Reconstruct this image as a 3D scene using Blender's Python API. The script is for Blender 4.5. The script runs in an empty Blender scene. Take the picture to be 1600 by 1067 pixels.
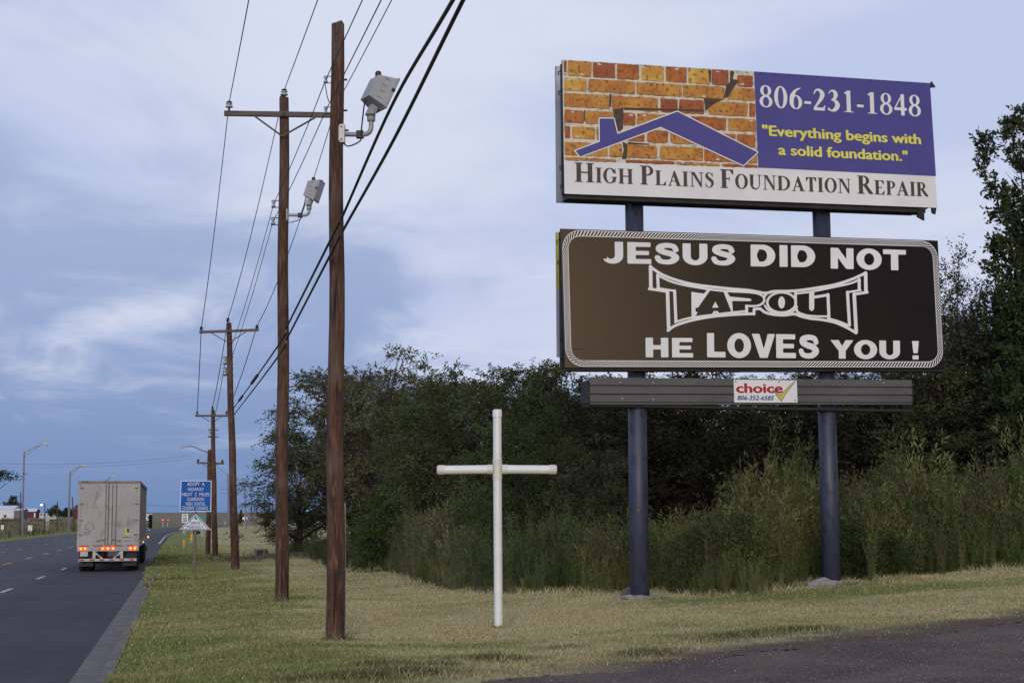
import bpy, math, random
import numpy as np
from mathutils import Vector, Matrix

# ------------------------------------------------------------------ camera
scene = bpy.context.scene
COL = scene.collection
F_PX, CX, CY = 2400.0, 800.0, 533.5
EYE = Vector((0.0, 0.0, 1.75))
PITCH, ROLL = math.atan(275.5 / F_PX), -0.0057
RC = Matrix.Rotation(math.pi / 2 + PITCH, 3, 'X') @ Matrix.Rotation(ROLL, 3, 'Z')
cam = bpy.data.objects.new('camera', bpy.data.cameras.new('camera'))
COL.objects.link(cam)
cam.matrix_world = Matrix.Translation(EYE) @ RC.to_4x4()
cam.data.sensor_width = 36.0
cam.data.sensor_fit = 'HORIZONTAL'
cam.data.lens = 36.0 * F_PX / 1600.0
cam.data.clip_start = 0.1
cam.data.clip_end = 12000.0
scene.camera = cam

# ------------------------------------------------------------------ dusk sky, low soft sun behind the camera
SUN_EL, SUN_AZ = math.radians(5.0), math.radians(182.0)      # azimuth clockwise from +Y
scene.view_settings.view_transform = 'Standard'
scene.view_settings.look = 'None'
scene.view_settings.exposure = 0.0
scene.view_settings.gamma = 1.0
scene.cycles.use_denoising = True
scene.cycles.max_bounces = 5
scene.cycles.diffuse_bounces = 3
scene.cycles.glossy_bounces = 3


def build_world():
    w = bpy.data.worlds.new('World')
    scene.world = w
    w.use_nodes = True
    nt = w.node_tree
    N, L = nt.nodes, nt.links
    N.clear()
    out = N.new('ShaderNodeOutputWorld')
    bg = N.new('ShaderNodeBackground')
    bg.inputs['Strength'].default_value = 0.1
    L.new(bg.outputs[0], out.inputs[0])
    sky = N.new('ShaderNodeTexSky')
    sky.sky_type = 'NISHITA'
    sky.sun_disc = False
    sky.sun_elevation = SUN_EL
    sky.sun_rotation = SUN_AZ
    sky.air_density = 1.0
    sky.dust_density = 1.2
    sky.ozone_density = 2.0
    tc = N.new('ShaderNodeTexCoord')
    sep = N.new('ShaderNodeSeparateXYZ')
    L.new(tc.outputs['Generated'], sep.inputs[0])

    def math_(op, a, b=None, clamp=False):
        n = N.new('ShaderNodeMath')
        n.operation = op
        n.use_clamp = clamp
        for i, v in enumerate((a, b)):
            if v is None:
                continue
            if isinstance(v, (int, float)):
                n.inputs[i].default_value = v
            else:
                L.new(v, n.inputs[i])
        return n.outputs[0]

    def ramp(fac, stops):
        r = N.new('ShaderNodeValToRGB')
        e = r.color_ramp.elements
        e[0].position, e[0].color = stops[0][0], (*stops[0][1], 1)
        e[1].position, e[1].color = stops[-1][0], (*stops[-1][1], 1)
        for p, c in stops[1:-1]:
            x = e.new(p)
            x.color = (*c, 1)
        L.new(fac, r.inputs[0])
        return r.outputs[0]

    def mix(fac, a, b, mode='MIX'):
        m = N.new('ShaderNodeMix')
        m.data_type = 'RGBA'
        m.blend_type = mode
        for sock, v in ((m.inputs[0], fac), (m.inputs[6], a), (m.inputs[7], b)):
            if isinstance(v, (int, float)):
                sock.default_value = v
            elif isinstance(v, tuple):
                sock.default_value = (*v, 1)
            else:
                L.new(v, sock)
        return m.outputs[2]

    z = sep.outputs['Z']
    zc = math_('MAXIMUM', z, 0.0)
    # clear-air part: the Nishita sky, lifted by the twilight band of blue
    band = ramp(zc, [(0.0, (1.6, 2.8, 5.45)), (0.05, (2.1, 3.2, 6.05)), (0.11, (3.2, 4.1, 6.9)), (0.18, (3.8, 4.65, 7.2)), (0.30, (4.4, 5.2, 7.6)), (0.8, (4.2, 5.0, 7.4))])
    base = mix(0.86, sky.outputs[0], band)
    # thin cloud sheet: noise on a flat layer above the ground
    den = math_('ADD', zc, 0.10)
    u = math_('DIVIDE', sep.outputs['X'], den)
    v = math_('DIVIDE', sep.outputs['Y'], den)
    comb = N.new('ShaderNodeCombineXYZ')
    L.new(u, comb.inputs[0])
    L.new(v, comb.inputs[1])

    def noise(scale, detail, rough, dist, loc, sc, rot=0.0):
        mp = N.new('ShaderNodeMapping')
        mp.inputs['Location'].default_value = loc
        mp.inputs['Rotation'].default_value = (0, 0, rot)
        mp.inputs['Scale'].default_value = sc
        L.new(comb.outputs[0], mp.inputs[0])
        t = N.new('ShaderNodeTexNoise')
        t.inputs['Scale'].default_value = scale
        t.inputs['Detail'].default_value = detail
        t.inputs['Roughness'].default_value = rough
        t.inputs['Distortion'].default_value = dist
        L.new(mp.outputs[0], t.inputs[0])
        return t.outputs[0]

    def smooth(a, lo, hi):
        m = N.new('ShaderNodeMapRange')
        m.interpolation_type = 'SMOOTHSTEP'
        m.inputs['From Min'].default_value = lo
        m.inputs['From Max'].default_value = hi
        L.new(a, m.inputs[0])
        return m.outputs[0]

    n1 = noise(0.62, 7, 0.52, 0.5, (3.1, 1.7, 0), (1.15, 0.8, 1), 0.35)
    n2 = noise(2.2, 8, 0.6, 0.8, (7.3, 2.2, 0), (1.0, 0.55, 1), 0.5)
    n3 = noise(1.3, 5, 0.5, 0.6, (1.3, 9.2, 0), (0.8, 0.8, 1), -0.4)
    s = math_('ADD', math_('MULTIPLY', n1, 0.64), math_('MULTIPLY', n2, 0.36))
    # more cloud overhead and to the right, clear band low on the left
    bias = math_('ADD', math_('MULTIPLY', zc, 0.62), math_('MULTIPLY', sep.outputs['X'], 0.30))
    s2 = math_('ADD', s, bias)
    cov = smooth(s2, 0.46, 0.63)
    thick = smooth(math_('ADD', math_('MULTIPLY', n3, 0.6), math_('MULTIPLY', n1, 0.4)), 0.42, 0.62)
    ccol = mix(thick, (5.3, 6.0, 8.3), (7.1, 7.5, 8.9))
    lowfade = smooth(zc, 0.015, 0.09)
    fac = math_('MULTIPLY', math_('MULTIPLY', cov, lowfade), 0.9)
    col = mix(fac, base, ccol)
    # the after-glow round the set sun
    glow_dir = (math.sin(math.radians(155)) * 0.997, math.cos(math.radians(155)) * 0.997, 0.06)
    dp = N.new('ShaderNodeVectorMath')
    dp.operation = 'DOT_PRODUCT'
    L.new(tc.outputs['Generated'], dp.inputs[0])
    dp.inputs[1].default_value = glow_dir
    g = smooth(dp.outputs['Value'], 0.93, 1.0)
    gm = math_('MULTIPLY', math_('MULTIPLY', g, smooth(z, -0.02, 0.06)), 1.0)
    gl = mix(gm, (0.0, 0.0, 0.0), (24.0, 16.0, 8.5))
    # added dimming of the sky beside the glow, darkening the black sign's reflection
    side = N.new('ShaderNodeVectorMath')
    side.operation = 'DOT_PRODUCT'
    L.new(tc.outputs['Generated'], side.inputs[0])
    side.inputs[1].default_value = (math.sin(math.radians(118)), math.cos(math.radians(118)), 0.05)
    dim = math_('MULTIPLY', smooth(side.outputs['Value'], 0.45, 0.85), 0.93)
    col = mix(dim, col, (0.5, 0.6, 1.0))
    col = mix(1.0, col, gl, 'ADD')
    L.new(col, bg.inputs['Color'])


build_world()
sun = bpy.data.objects.new('sun', bpy.data.lights.new('sun', 'SUN'))
COL.objects.link(sun)
sun.data.energy = 1.6
sun.data.angle = math.radians(32)
sun.data.color = (1.0, 0.95, 0.90)
_sd = Vector((math.sin(SUN_AZ) * math.cos(math.radians(14)), math.cos(SUN_AZ) * math.cos(math.radians(14)), math.sin(math.radians(14))))
sun.rotation_euler = (-_sd).to_track_quat('-Z', 'Y').to_euler()

# ------------------------------------------------------------------ frame helpers
def ray(px, py):
    return RC @ Vector(((px - CX) / F_PX, -(py - CY) / F_PX, -1.0))


def at_depth(px, py, y):
    v = ray(px, py)
    return EYE + v * (y / v.y)


def meet(px, py, p, n):
    v = ray(px, py)
    return EYE + v * ((p - EYE).dot(n) / v.dot(n))


# road frame: s runs along the road, t to its right
DX, DY, NX, NY = -0.2115, 0.97737, 0.97737, 0.2115
T_EDGE, ROAD_W = -1.28, 17.0
KB = T_EDGE + 0.50                  # back of the kerb


def bend(s):
    s = np.asarray(s, float)
    a = np.clip(s - 200, 0, 400)
    return 1.5e-4 * (a * a + 800 * np.maximum(s - 600, 0))


def st(x, y):
    s = np.asarray(x) * DX + np.asarray(y) * DY
    return s, np.asarray(x) * NX + np.asarray(y) * NY - bend(s)


def xy(s, t):
    tt = np.asarray(t) + bend(s)
    return np.asarray(s) * DX + tt * NX, np.asarray(s) * DY + tt * NY


def sstep(a, lo, hi):
    q = np.clip((np.asarray(a, float) - lo) / (hi - lo), 0, 1)
    return q * q * (3 - 2 * q)


def z_road(s):
    return np.interp(s, [-60, 0, 19, 45, 73, 110, 170, 300, 600, 6000], [-.2, -.22, -.25, -.36, -.47, -.49, -.46, -.5, -.6, -.6])


def kb(s):
    return T_EDGE + 0.50 * (1 - sstep(s, 66, 74))


def h_st(s, t):
    s = np.asarray(s, float)
    t = np.asarray(t, float)
    zr = z_road(s)
    lawn = np.interp(s, [-60, 0, 30, 45, 66, 100, 200, 600, 6000], [0, 0, 0, -.12, -.37, -.42, -.42, -.5, -.5])
    rise = 0.05 * np.clip(t - 5.0, 0, 15) * (1 - 0.75 * sstep(s, 38, 75))
    lawn = lawn + rise
    lawn = lawn + 0.03 * np.sin(t * 0.9 + s * 0.35) * np.sin(s * 0.42 - t * 0.2) * sstep(t, 1, 3) * (1 - sstep(s, 60, 120))
    # earth bank beside the culvert drive
    lawn = lawn + 0.26 * np.exp(-((s - 86) / 5.0) ** 2) * sstep(t, 2.5, 6) * (1 - sstep(t, 16, 24)) + 0.06 * np.sin(s * 2.1 + t * 1.7) * np.exp(-((s - 86) / 5.0) ** 2) * sstep(t, 2, 4)
    kerb = zr + 0.12
    right = kerb + (lawn - kerb) * sstep(t, kb(s), KB + 2.6)
    d = -(t - (T_EDGE - ROAD_W))
    left = zr + 0.02 + 0.10 * sstep(d, 0.2, 1.5) + 2.0 * sstep(d, 2.0, 15) * (0.25 + 0.75 * sstep(s, 120, 260))
    z = np.where(t > kb(s), right, np.where(d > 0, left, zr - 0.03))
    far = 9.5 * sstep(s, 650, 2100) + 4.0 * sstep(s, 2100, 6000)
    return z + far * sstep(np.abs(t - (T_EDGE - ROAD_W / 2)), 0.0, 60.0) + far * (1 - sstep(np.abs(t - (T_EDGE - ROAD_W / 2)), 0.0, 60.0))


def h(x, y):
    return float(h_st(*st(x, y)))


def at(px, py):
    """Where the line of sight through a photo pixel meets the ground."""
    v = ray(px, py)
    a = 3.0
    k = 1.01
    while a < 6000:
        b = a * k + 0.05
        p = EYE + v * b
        if p.z < h(p.x, p.y):
            for _ in range(30):
                m = (a + b) / 2
                p = EYE + v * m
                if p.z < h(p.x, p.y):
                    b = m
                else:
                    a = m
            return EYE + v * b
        a = b
    return EYE + v * 3000


def foot(px, y):
    """Ground point under photo column px at depth y."""
    p = at_depth(px, 811, y)
    return Vector((p.x, p.y, h(p.x, p.y)))


# ------------------------------------------------------------------ mesh builder
class MB:
    def __init__(self):
        self.v, self.f, self.m, self.s = [], [], [], []

    def add(self, vs, fs, mat=0, smooth=False):
        o = len(self.v)
        self.v += [tuple(p) for p in vs]
        for f in fs:
            self.f.append([o + i for i in f])
            self.m.append(mat)
            self.s.append(smooth)
        return self

    def box(self, c, size, mat=0, rot=None):
        c = Vector(c)
        hx, hy, hz = size[0] / 2, size[1] / 2, size[2] / 2
        vs = [Vector((x, y, z)) for z in (-hz, hz) for y in (-hy, hy) for x in (-hx, hx)]
        if rot is not None:
            vs = [rot @ p for p in vs]
        return self.add([c + p for p in vs], [(0, 2, 3, 1), (4, 5, 7, 6), (0, 1, 5, 4), (2, 6, 7, 3), (0, 4, 6, 2), (1, 3, 7, 5)], mat)

    def bbox(self, x0, x1, y0, y1, z0, z1, mat=0):
        return self.box(((x0 + x1) / 2, (y0 + y1) / 2, (z0 + z1) / 2), (x1 - x0, y1 - y0, z1 - z0), mat)

    def path(self, pts, radii, n=8, mat=0, caps=True, smooth=True):
        pts = [Vector(p) for p in pts]
        if isinstance(radii, (int, float)):
            radii = [radii] * len(pts)
        vs, fs = [], []
        up = None
        for i, p in enumerate(pts):
            d = (pts[min(i + 1, len(pts) - 1)] - pts[max(i - 1, 0)]).normalized()
            if up is None:
                up = Vector((0, 0, 1)) if abs(d.z) < 0.9 else Vector((1, 0, 0))
            a = d.cross(up).normalized()
            b = a.cross(d).normalized()
            up = b
            for k in range(n):
                q = 2 * math.pi * k / n
                vs.append(p + (a * math.cos(q) + b * math.sin(q)) * radii[i])
        for i in range(len(pts) - 1):
            for k in range(n):
                k2 = (k + 1) % n
                fs.append((i * n + k, i * n + k2, (i + 1) * n + k2, (i + 1) * n + k))
        self.add(vs, fs, mat, smooth)
        if caps:
            self.add(vs[:n], [tuple(range(n))], mat)
            self.add(vs[-n:], [tuple(range(n - 1, -1, -1))], mat)
        return self

    def tube(self, p0, p1, r0, r1=None, n=10, mat=0, caps=True):
        return self.path([p0, p1], [r0, r0 if r1 is None else r1], n, mat, caps)

    def lathe(self, prof, c, n=12, mat=0, rot=None):
        c = Vector(c)
        vs, fs = [], []
        for r, z in prof:
            for k in range(n):
                q = 2 * math.pi * k / n
                p = Vector((r * math.cos(q), r * math.sin(q), z))
                if rot is not None:
                    p = rot @ p
                vs.append(c + p)
        for i in range(len(prof) - 1):
            for k in range(n):
                k2 = (k + 1) % n
                fs.append((i * n + k, i * n + k2, (i + 1) * n + k2, (i + 1) * n + k))
        fs.append(tuple(range(n - 1, -1, -1)))
        fs.append(tuple((len(prof) - 1) * n + k for k in range(n)))
        return self.add(vs, fs, mat, True)

    def prism(self, poly, o, ax, ay, th, mat=0):
        """Extrude a 2-D outline given along ax, ay from o by vector th."""
        o, ax, ay, th = Vector(o), Vector(ax), Vector(ay), Vector(th)
        n = len(poly)
        a = [o + ax * p[0] + ay * p[1] for p in poly]
        vs = a + [p + th for p in a]
        fs = [tuple(range(n - 1, -1, -1)), tuple(range(n, 2 * n))] + [(i, (i + 1) % n, n + (i + 1) % n, n + i) for i in range(n)]
        return self.add(vs, fs, mat)

    def build(self, name, mats, parent=None, loc=None, bevel=0.0, label=None):
        me = bpy.data.meshes.new(name)
        me.from_pydata(self.v, [], self.f)
        mats = mats if isinstance(mats, (list, tuple)) else [mats]
        for m in mats:
            me.materials.append(m)
        me.polygons.foreach_set('material_index', self.m)
        me.polygons.foreach_set('use_smooth', self.s)
        me.update()
        o = bpy.data.objects.new(name, me)
        COL.objects.link(o)
        if parent is not None:
            o.parent = parent
        if loc is not None:
            o.location = loc
        if bevel:
            b = o.modifiers.new('bevel', 'BEVEL')
            b.width = bevel
            b.segments = 2
            b.limit_method = 'ANGLE'
        if label:
            o['label'] = label
        return o


def tag(o, label=None, cat=None, group=None, kind=None):
    for k, v in (('label', label), ('category', cat), ('group', group), ('kind', kind)):
        if v:
            o[k] = v
    return o


def thing(name, label, cat, loc=(0, 0, 0), rz=0.0, group=None):
    o = bpy.data.objects.new(name, None)
    o.empty_display_size = 0.2
    COL.objects.link(o)
    o.location = loc
    o.rotation_euler = (0, 0, rz)
    return tag(o, label, cat, group)


def children(o):
    return [c for c in bpy.data.objects if c.parent == o]


def copy_tree(o, parent=None):
    c = o.copy()
    COL.objects.link(c)
    if parent is not None:
        c.parent = parent
    for ch in list(o.children):
        copy_tree(ch, c)
    return c


# ------------------------------------------------------------------ materials
def mat(name, col, rough=0.7, col2=None, scale=4.0, detail=6.0, stretch=(1, 1, 1), bump=0.0, bscale=None, metal=0.0, spec=0.4, attr=None, emit=None, lo=0.35, hi=0.65, col3=None, scale3=None, world=False, coat=0.0):
    m = bpy.data.materials.new(name)
    m.use_nodes = True
    nt = m.node_tree
    N, L = nt.nodes, nt.links
    p = N['Principled BSDF']
    p.inputs['Roughness'].default_value = rough
    p.inputs['Metallic'].default_value = metal
    p.inputs['Specular IOR Level'].default_value = spec
    p.inputs['Base Color'].default_value = (*col, 1)
    if coat:
        p.inputs['Coat Weight'].default_value = coat
    if emit:
        p.inputs['Emission Color'].default_value = (*emit[0], 1)
        p.inputs['Emission Strength'].default_value = emit[1]
    tc = N.new('ShaderNodeTexCoord')
    vec = tc.outputs['Object']
    if world:
        vec = N.new('ShaderNodeNewGeometry').outputs['Position']
    mp = N.new('ShaderNodeMapping')
    mp.inputs['Scale'].default_value = stretch
    L.new(vec, mp.inputs[0])

    def noise(sc, det=detail):
        t = N.new('ShaderNodeTexNoise')
        t.inputs['Scale'].default_value = sc
        t.inputs['Detail'].default_value = det
        t.inputs['Roughness'].default_value = 0.6
        L.new(mp.outputs[0], t.inputs[0])
        return t.outputs[0]

    def mixc(fac, a, b, mode='MIX'):
        x = N.new('ShaderNodeMix')
        x.data_type = 'RGBA'
        x.blend_type = mode
        for sock, v in ((x.inputs[0], fac), (x.inputs[6], a), (x.inputs[7], b)):
            if isinstance(v, (int, float)):
                sock.default_value = v
            elif isinstance(v, tuple):
                sock.default_value = (*v, 1)
            else:
                L.new(v, sock)
        return x.outputs[2]

    def rng(v, lo, hi):
        r = N.new('ShaderNodeMapRange')
        r.inputs['From Min'].default_value = lo
        r.inputs['From Max'].default_value = hi
        L.new(v, r.inputs[0])
        return r.outputs[0]

    c = None
    if col2 is not None:
        c = mixc(rng(noise(scale), lo, hi), tuple(col), tuple(col2))
        if col3 is not None:
            c = mixc(rng(noise(scale3 or scale * 6), 0.52, 0.66), c, tuple(col3))
    if attr:
        a = N.new('ShaderNodeAttribute')
        a.attribute_name = attr
        c = mixc(1.0, c if c is not None else tuple(col), a.outputs['Color'], 'MULTIPLY')
    if c is not None:
        L.new(c, p.inputs['Base Color'])
    if bump:
        b = N.new('ShaderNodeBump')
        b.inputs['Strength'].default_value = bump
        b.inputs['Distance'].default_value = 0.02
        L.new(noise(bscale or scale * 4), b.inputs['Height'])
        L.new(b.outputs[0], p.inputs['Normal'])
    return m


M = {}
M['wood'] = mat('weathered_pole_wood', (0.098, 0.044, 0.027), 0.88, (0.028, 0.015, 0.011), 1.3, 10, (7, 7, 0.7), 0.8, 9.0, col3=(0.165, 0.085, 0.052), scale3=4.2)


def add_checks(m):
    """long dark drying cracks and faded patches along the grain"""
    nt = m.node_tree
    N, L = nt.nodes, nt.links
    p = N['Principled BSDF']
    src = p.inputs['Base Color'].links[0].from_socket
    tc = N.new('ShaderNodeTexCoord')

    def layer(scale, stretch, lo, hi, colr, src):
        mp = N.new('ShaderNodeMapping')
        mp.inputs['Scale'].default_value = stretch
        L.new(tc.outputs['Object'], mp.inputs[0])
        t = N.new('ShaderNodeTexNoise')
        t.inputs['Scale'].default_value = scale
        t.inputs['Detail'].default_value = 4
        L.new(mp.outputs[0], t.inputs[0])
        r = N.new('ShaderNodeMapRange')
        r.inputs['From Min'].default_value = lo
        r.inputs['From Max'].default_value = hi
        L.new(t.outputs[0], r.inputs[0])
        x = N.new('ShaderNodeMix')
        x.data_type = 'RGBA'
        L.new(r.outputs[0], x.inputs[0])
        L.new(src, x.inputs[6])
        x.inputs[7].default_value = (*colr, 1)
        return x.outputs[2]
    src = layer(1.0, (1.2, 1.2, .9), .50, .80, (0.16, 0.115, 0.09), src)
    src = layer(1.0, (26, 26, .8), .60, .66, (0.012, 0.008, 0.006), src)
    L.new(src, p.inputs['Base Color'])


add_checks(M['wood'])
M['wood_grey'] = mat('grey_arm_wood', (0.13, 0.105, 0.09), 0.85, (0.075, 0.058, 0.05), 3, 6, (0.6, 6, 6), 0.3, 8)
M['galv'] = mat('galvanised_steel', (0.34, 0.35, 0.37), 0.5, (0.24, 0.25, 0.27), 6, 4, metal=0.35)
M['lamp_grey'] = mat('floodlight_grey_paint', (0.33, 0.345, 0.36), 0.55, (0.28, 0.29, 0.30), 5, 5)
M['pale_steel'] = mat('pale_plate', (0.62, 0.62, 0.60), 0.5, (0.45, 0.44, 0.42), 9)
M['porcelain'] = mat('grey_porcelain', (0.42, 0.44, 0.48), 0.25, (0.33, 0.35, 0.38), 8)
M['dark'] = mat('dark_fitting_and_mouth_shade', (0.02, 0.02, 0.022), 0.6, (0.035, 0.033, 0.03), 8)
M['wire'] = mat('bare_wire', (0.035, 0.033, 0.035), 0.6, (0.06, 0.055, 0.055), 3)
M['cable'] = mat('black_cable', (0.008, 0.008, 0.01), 0.55, (0.015, 0.015, 0.018), 3)
M['lens'] = mat('sky_tinted_lens_glass', (0.55, 0.58, 0.64), 0.1, (0.48, 0.50, 0.56), 6)  # pale blue base colour stands in for sky reflected in the glass

# ------------------------------------------------------------------ ground, road, kerb, drive
RNG = np.random.default_rng(11)
_H = np.random.default_rng(5).random((256, 256))


def vnoise(x, y, sc):
    x = np.asarray(x, float) / sc + 1000.0
    y = np.asarray(y, float) / sc + 1000.0
    xi, yi = np.floor(x).astype(int), np.floor(y).astype(int)
    fx, fy = x - xi, y - yi
    fx, fy = fx * fx * (3 - 2 * fx), fy * fy * (3 - 2 * fy)
    g = lambda a, b: _H[a & 255, b & 255]
    return (g(xi, yi) * (1 - fx) + g(xi + 1, yi) * fx) * (1 - fy) + (g(xi, yi + 1) * (1 - fx) + g(xi + 1, yi + 1) * fx) * fy


def fbm(x, y, sc, n=4):
    r, a, tot = 0, 1.0, 0
    for i in range(n):
        r = r + a * vnoise(x + 17.3 * i, y - 9.1 * i, sc / 2 ** i)
        tot += a
        a *= 0.55
    return r / tot


# far edge of the gravel drive, front edge of the weeds (read off the photo, laid on the ground)
DRIVE = [at(px, py) for px, py in ((560, 1100), (680, 1080), (800, 1066), (910, 1055), (1010, 1044), (1119, 1029), (1190, 1018), (1270, 1009), (1381, 999), (1500, 985), (1600, 971), (1800, 948))]
WEEDF = [at(px, py) for px, py in ((440, 848), (500, 850), (560, 868), (610, 893), (650, 912), (700, 921), (800, 925), (950, 927), (975, 922), (1040, 922), (1060, 929), (1140, 928), (1220, 920), (1258, 903), (1335, 902), (1360, 908), (1450, 897), (1600, 886), (1800, 872))]
_dx, _dy = [p.x for p in DRIVE], [p.y for p in DRIVE]
_wx, _wy = [p.x for p in WEEDF], [p.y for p in WEEDF]


def drive_front(x, y):
    """metres from the drive's far edge towards the camera (positive = on the drive)"""
    return np.interp(x, _dx, _dy) + (fbm(x, y, 1.2, 3) - 0.5) * 0.9 - y


def weed_depth(x, y):
    return y - np.interp(x, _wx, _wy)


STRAW = np.array((0.385, 0.340, 0.185))
GREEN = np.array((0.165, 0.195, 0.062))
OLIVE = np.array((0.25, 0.235, 0.105))
BROWN = np.array((0.115, 0.082, 0.066))
PLAIN = np.array((0.20, 0.165, 0.12))


def ground_colour(x, y):
    s, t = st(x, y)
    g = 0.55 * fbm(x, y, 3.2, 4) + 0.45 * fbm(x + 40, y * 1.7, 0.9, 3)
    bias = 0.30 * (1 - sstep(t, 0.5, 4.6)) - 0.10 * np.exp(-((t - 6.0) / 2.5) ** 2)
    strip = np.exp(-((s - 27.2 + 0.12 * (t - 9)) / 1.3) ** 2) * sstep(t, 7, 9.5)
    far = sstep(s, 45, 70)
    k = sstep(g + bias + 0.33 * strip + 0.04 * far, 0.42, 0.78)[..., None]
    c = STRAW * (1 - k) + GREEN * k
    w = sstep(fbm(x - 7, y + 3, 1.7, 4), 0.50, 0.72)[..., None] * 0.55
    c = c * (1 - w) + OLIVE * w
    # bare verge along the drive and beyond it
    d = drive_front(x, y)
    b = (sstep(d, -2.2, -0.6) * sstep(fbm(x, y, 0.9, 4) + 0.40 * sstep(d, -1.6, -0.2), 0.35, 0.65) * sstep(t, 3.0, 6.0))[..., None]
    c = c * (1 - b) + BROWN * b
    # soil under the weeds, earth bank, plain
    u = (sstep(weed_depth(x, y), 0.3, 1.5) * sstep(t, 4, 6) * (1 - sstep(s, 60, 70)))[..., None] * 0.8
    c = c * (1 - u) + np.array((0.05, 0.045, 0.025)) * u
    e = (np.exp(-((s - 85.0) / 4.2) ** 4) * sstep(t, 1.5, 4) * (1 - sstep(t, 18, 26)))[..., None] * 0.85
    c = c * (1 - e) + np.array((0.085, 0.062, 0.052)) * e
    p = sstep(s, 380, 800)[..., None]
    c = c * (1 - p) + PLAIN * (0.8 + 0.4 * fbm(x, y, 60.0, 3))[..., None] * p
    l = (sstep(-(t - (T_EDGE - ROAD_W)), 1.0, 4.0) * (1 - sstep(s, 380, 700)))[..., None]
    lc = np.array((0.12, 0.12, 0.045)) * (1 - sstep(fbm(x, y, 14.0, 3), .4, .62))[..., None] + np.array((0.21, 0.16, 0.08)) * sstep(fbm(x, y, 14.0, 3), .4, .62)[..., None]
    return c * (1 - l) + lc * l


def grid_mesh(name, S, T, zf, mats, colour=None, mi=None):
    S, T = np.asarray(S, float), np.asarray(T, float)
    SS, TT = np.meshgrid(S, T, indexing='ij')
    X, Y = xy(SS, TT)
    Z = zf(SS, TT)
    co = np.stack([X, Y, Z], -1).reshape(-1, 3)
    ns, nt_ = len(S), len(T)
    i = (np.arange(ns - 1)[:, None] * nt_ + np.arange(nt_ - 1)[None, :]).ravel()
    quads = np.stack([i, i + nt_, i + nt_ + 1, i + 1], -1)[:, ::-1]
    me = raw_mesh(name, co, quads)
    if colour is not None:
        ca = me.color_attributes.new('tint', 'FLOAT_COLOR', 'POINT')
        c = np.ones((len(co), 4))
        c[:, :3] = colour(X.ravel(), Y.ravel())
        ca.data.foreach_set('color', c.astype(np.float32).ravel())
    for m in mats:
        me.materials.append(m)
    me.polygons.foreach_set('use_smooth', np.ones(len(quads), bool))
    o = bpy.data.objects.new(name, me)
    COL.objects.link(o)
    return o


def raw_mesh(name, co, faces):
    """co (n,3), faces (m,k) -> mesh, quickly"""
    me = bpy.data.meshes.new(name)
    n, m, k = len(co), len(faces), faces.shape[1]
    me.vertices.add(n)
    me.vertices.foreach_set('co', np.ascontiguousarray(co, np.float32).ravel())
    me.loops.add(m * k)
    me.loops.foreach_set('vertex_index', np.ascontiguousarray(faces, np.int32).ravel())
    me.polygons.add(m)
    me.polygons.foreach_set('loop_start', np.arange(0, m * k, k, dtype=np.int32))
    me.polygons.foreach_set('loop_total', np.full(m, k, np.int32))
    me.update(calc_edges=True)
    return me


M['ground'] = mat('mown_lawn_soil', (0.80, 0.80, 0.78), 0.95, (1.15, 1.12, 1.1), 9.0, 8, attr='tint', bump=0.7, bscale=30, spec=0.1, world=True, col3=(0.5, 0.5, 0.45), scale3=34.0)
M['asphalt'] = mat('worn_asphalt', (0.70, 0.70, 0.76), 0.8, (1.2, 1.2, 1.22), 1.1, 9, (1, .35, 1), bump=0.35, bscale=55, attr='tint', spec=0.3, world=True, col3=(1.5, 1.45, 1.45), scale3=70.0)
M['concrete'] = mat('grey_kerb_concrete', (0.155, 0.138, 0.135), 0.9, (0.095, 0.085, 0.085), 1.4, 9, bump=0.4, bscale=24, world=True, col3=(0.085, 0.075, 0.07), scale3=7.0)
M['gravel'] = mat('dark_gravel', (0.046, 0.034, 0.031), 0.9, (0.110, 0.074, 0.060), 0.8, 10, bump=0.9, bscale=22, world=True, col3=(0.20, 0.165, 0.15), scale3=30.0, spec=0.25)
M['white_line'] = mat('worn_white_paint', (0.50, 0.50, 0.52), 0.7, (0.28, 0.28, 0.30), 5, world=True)
M['orange_line'] = mat('worn_orange_paint', (0.52, 0.23, 0.03), 0.7, (0.36, 0.17, 0.04), 5, world=True)


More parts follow.
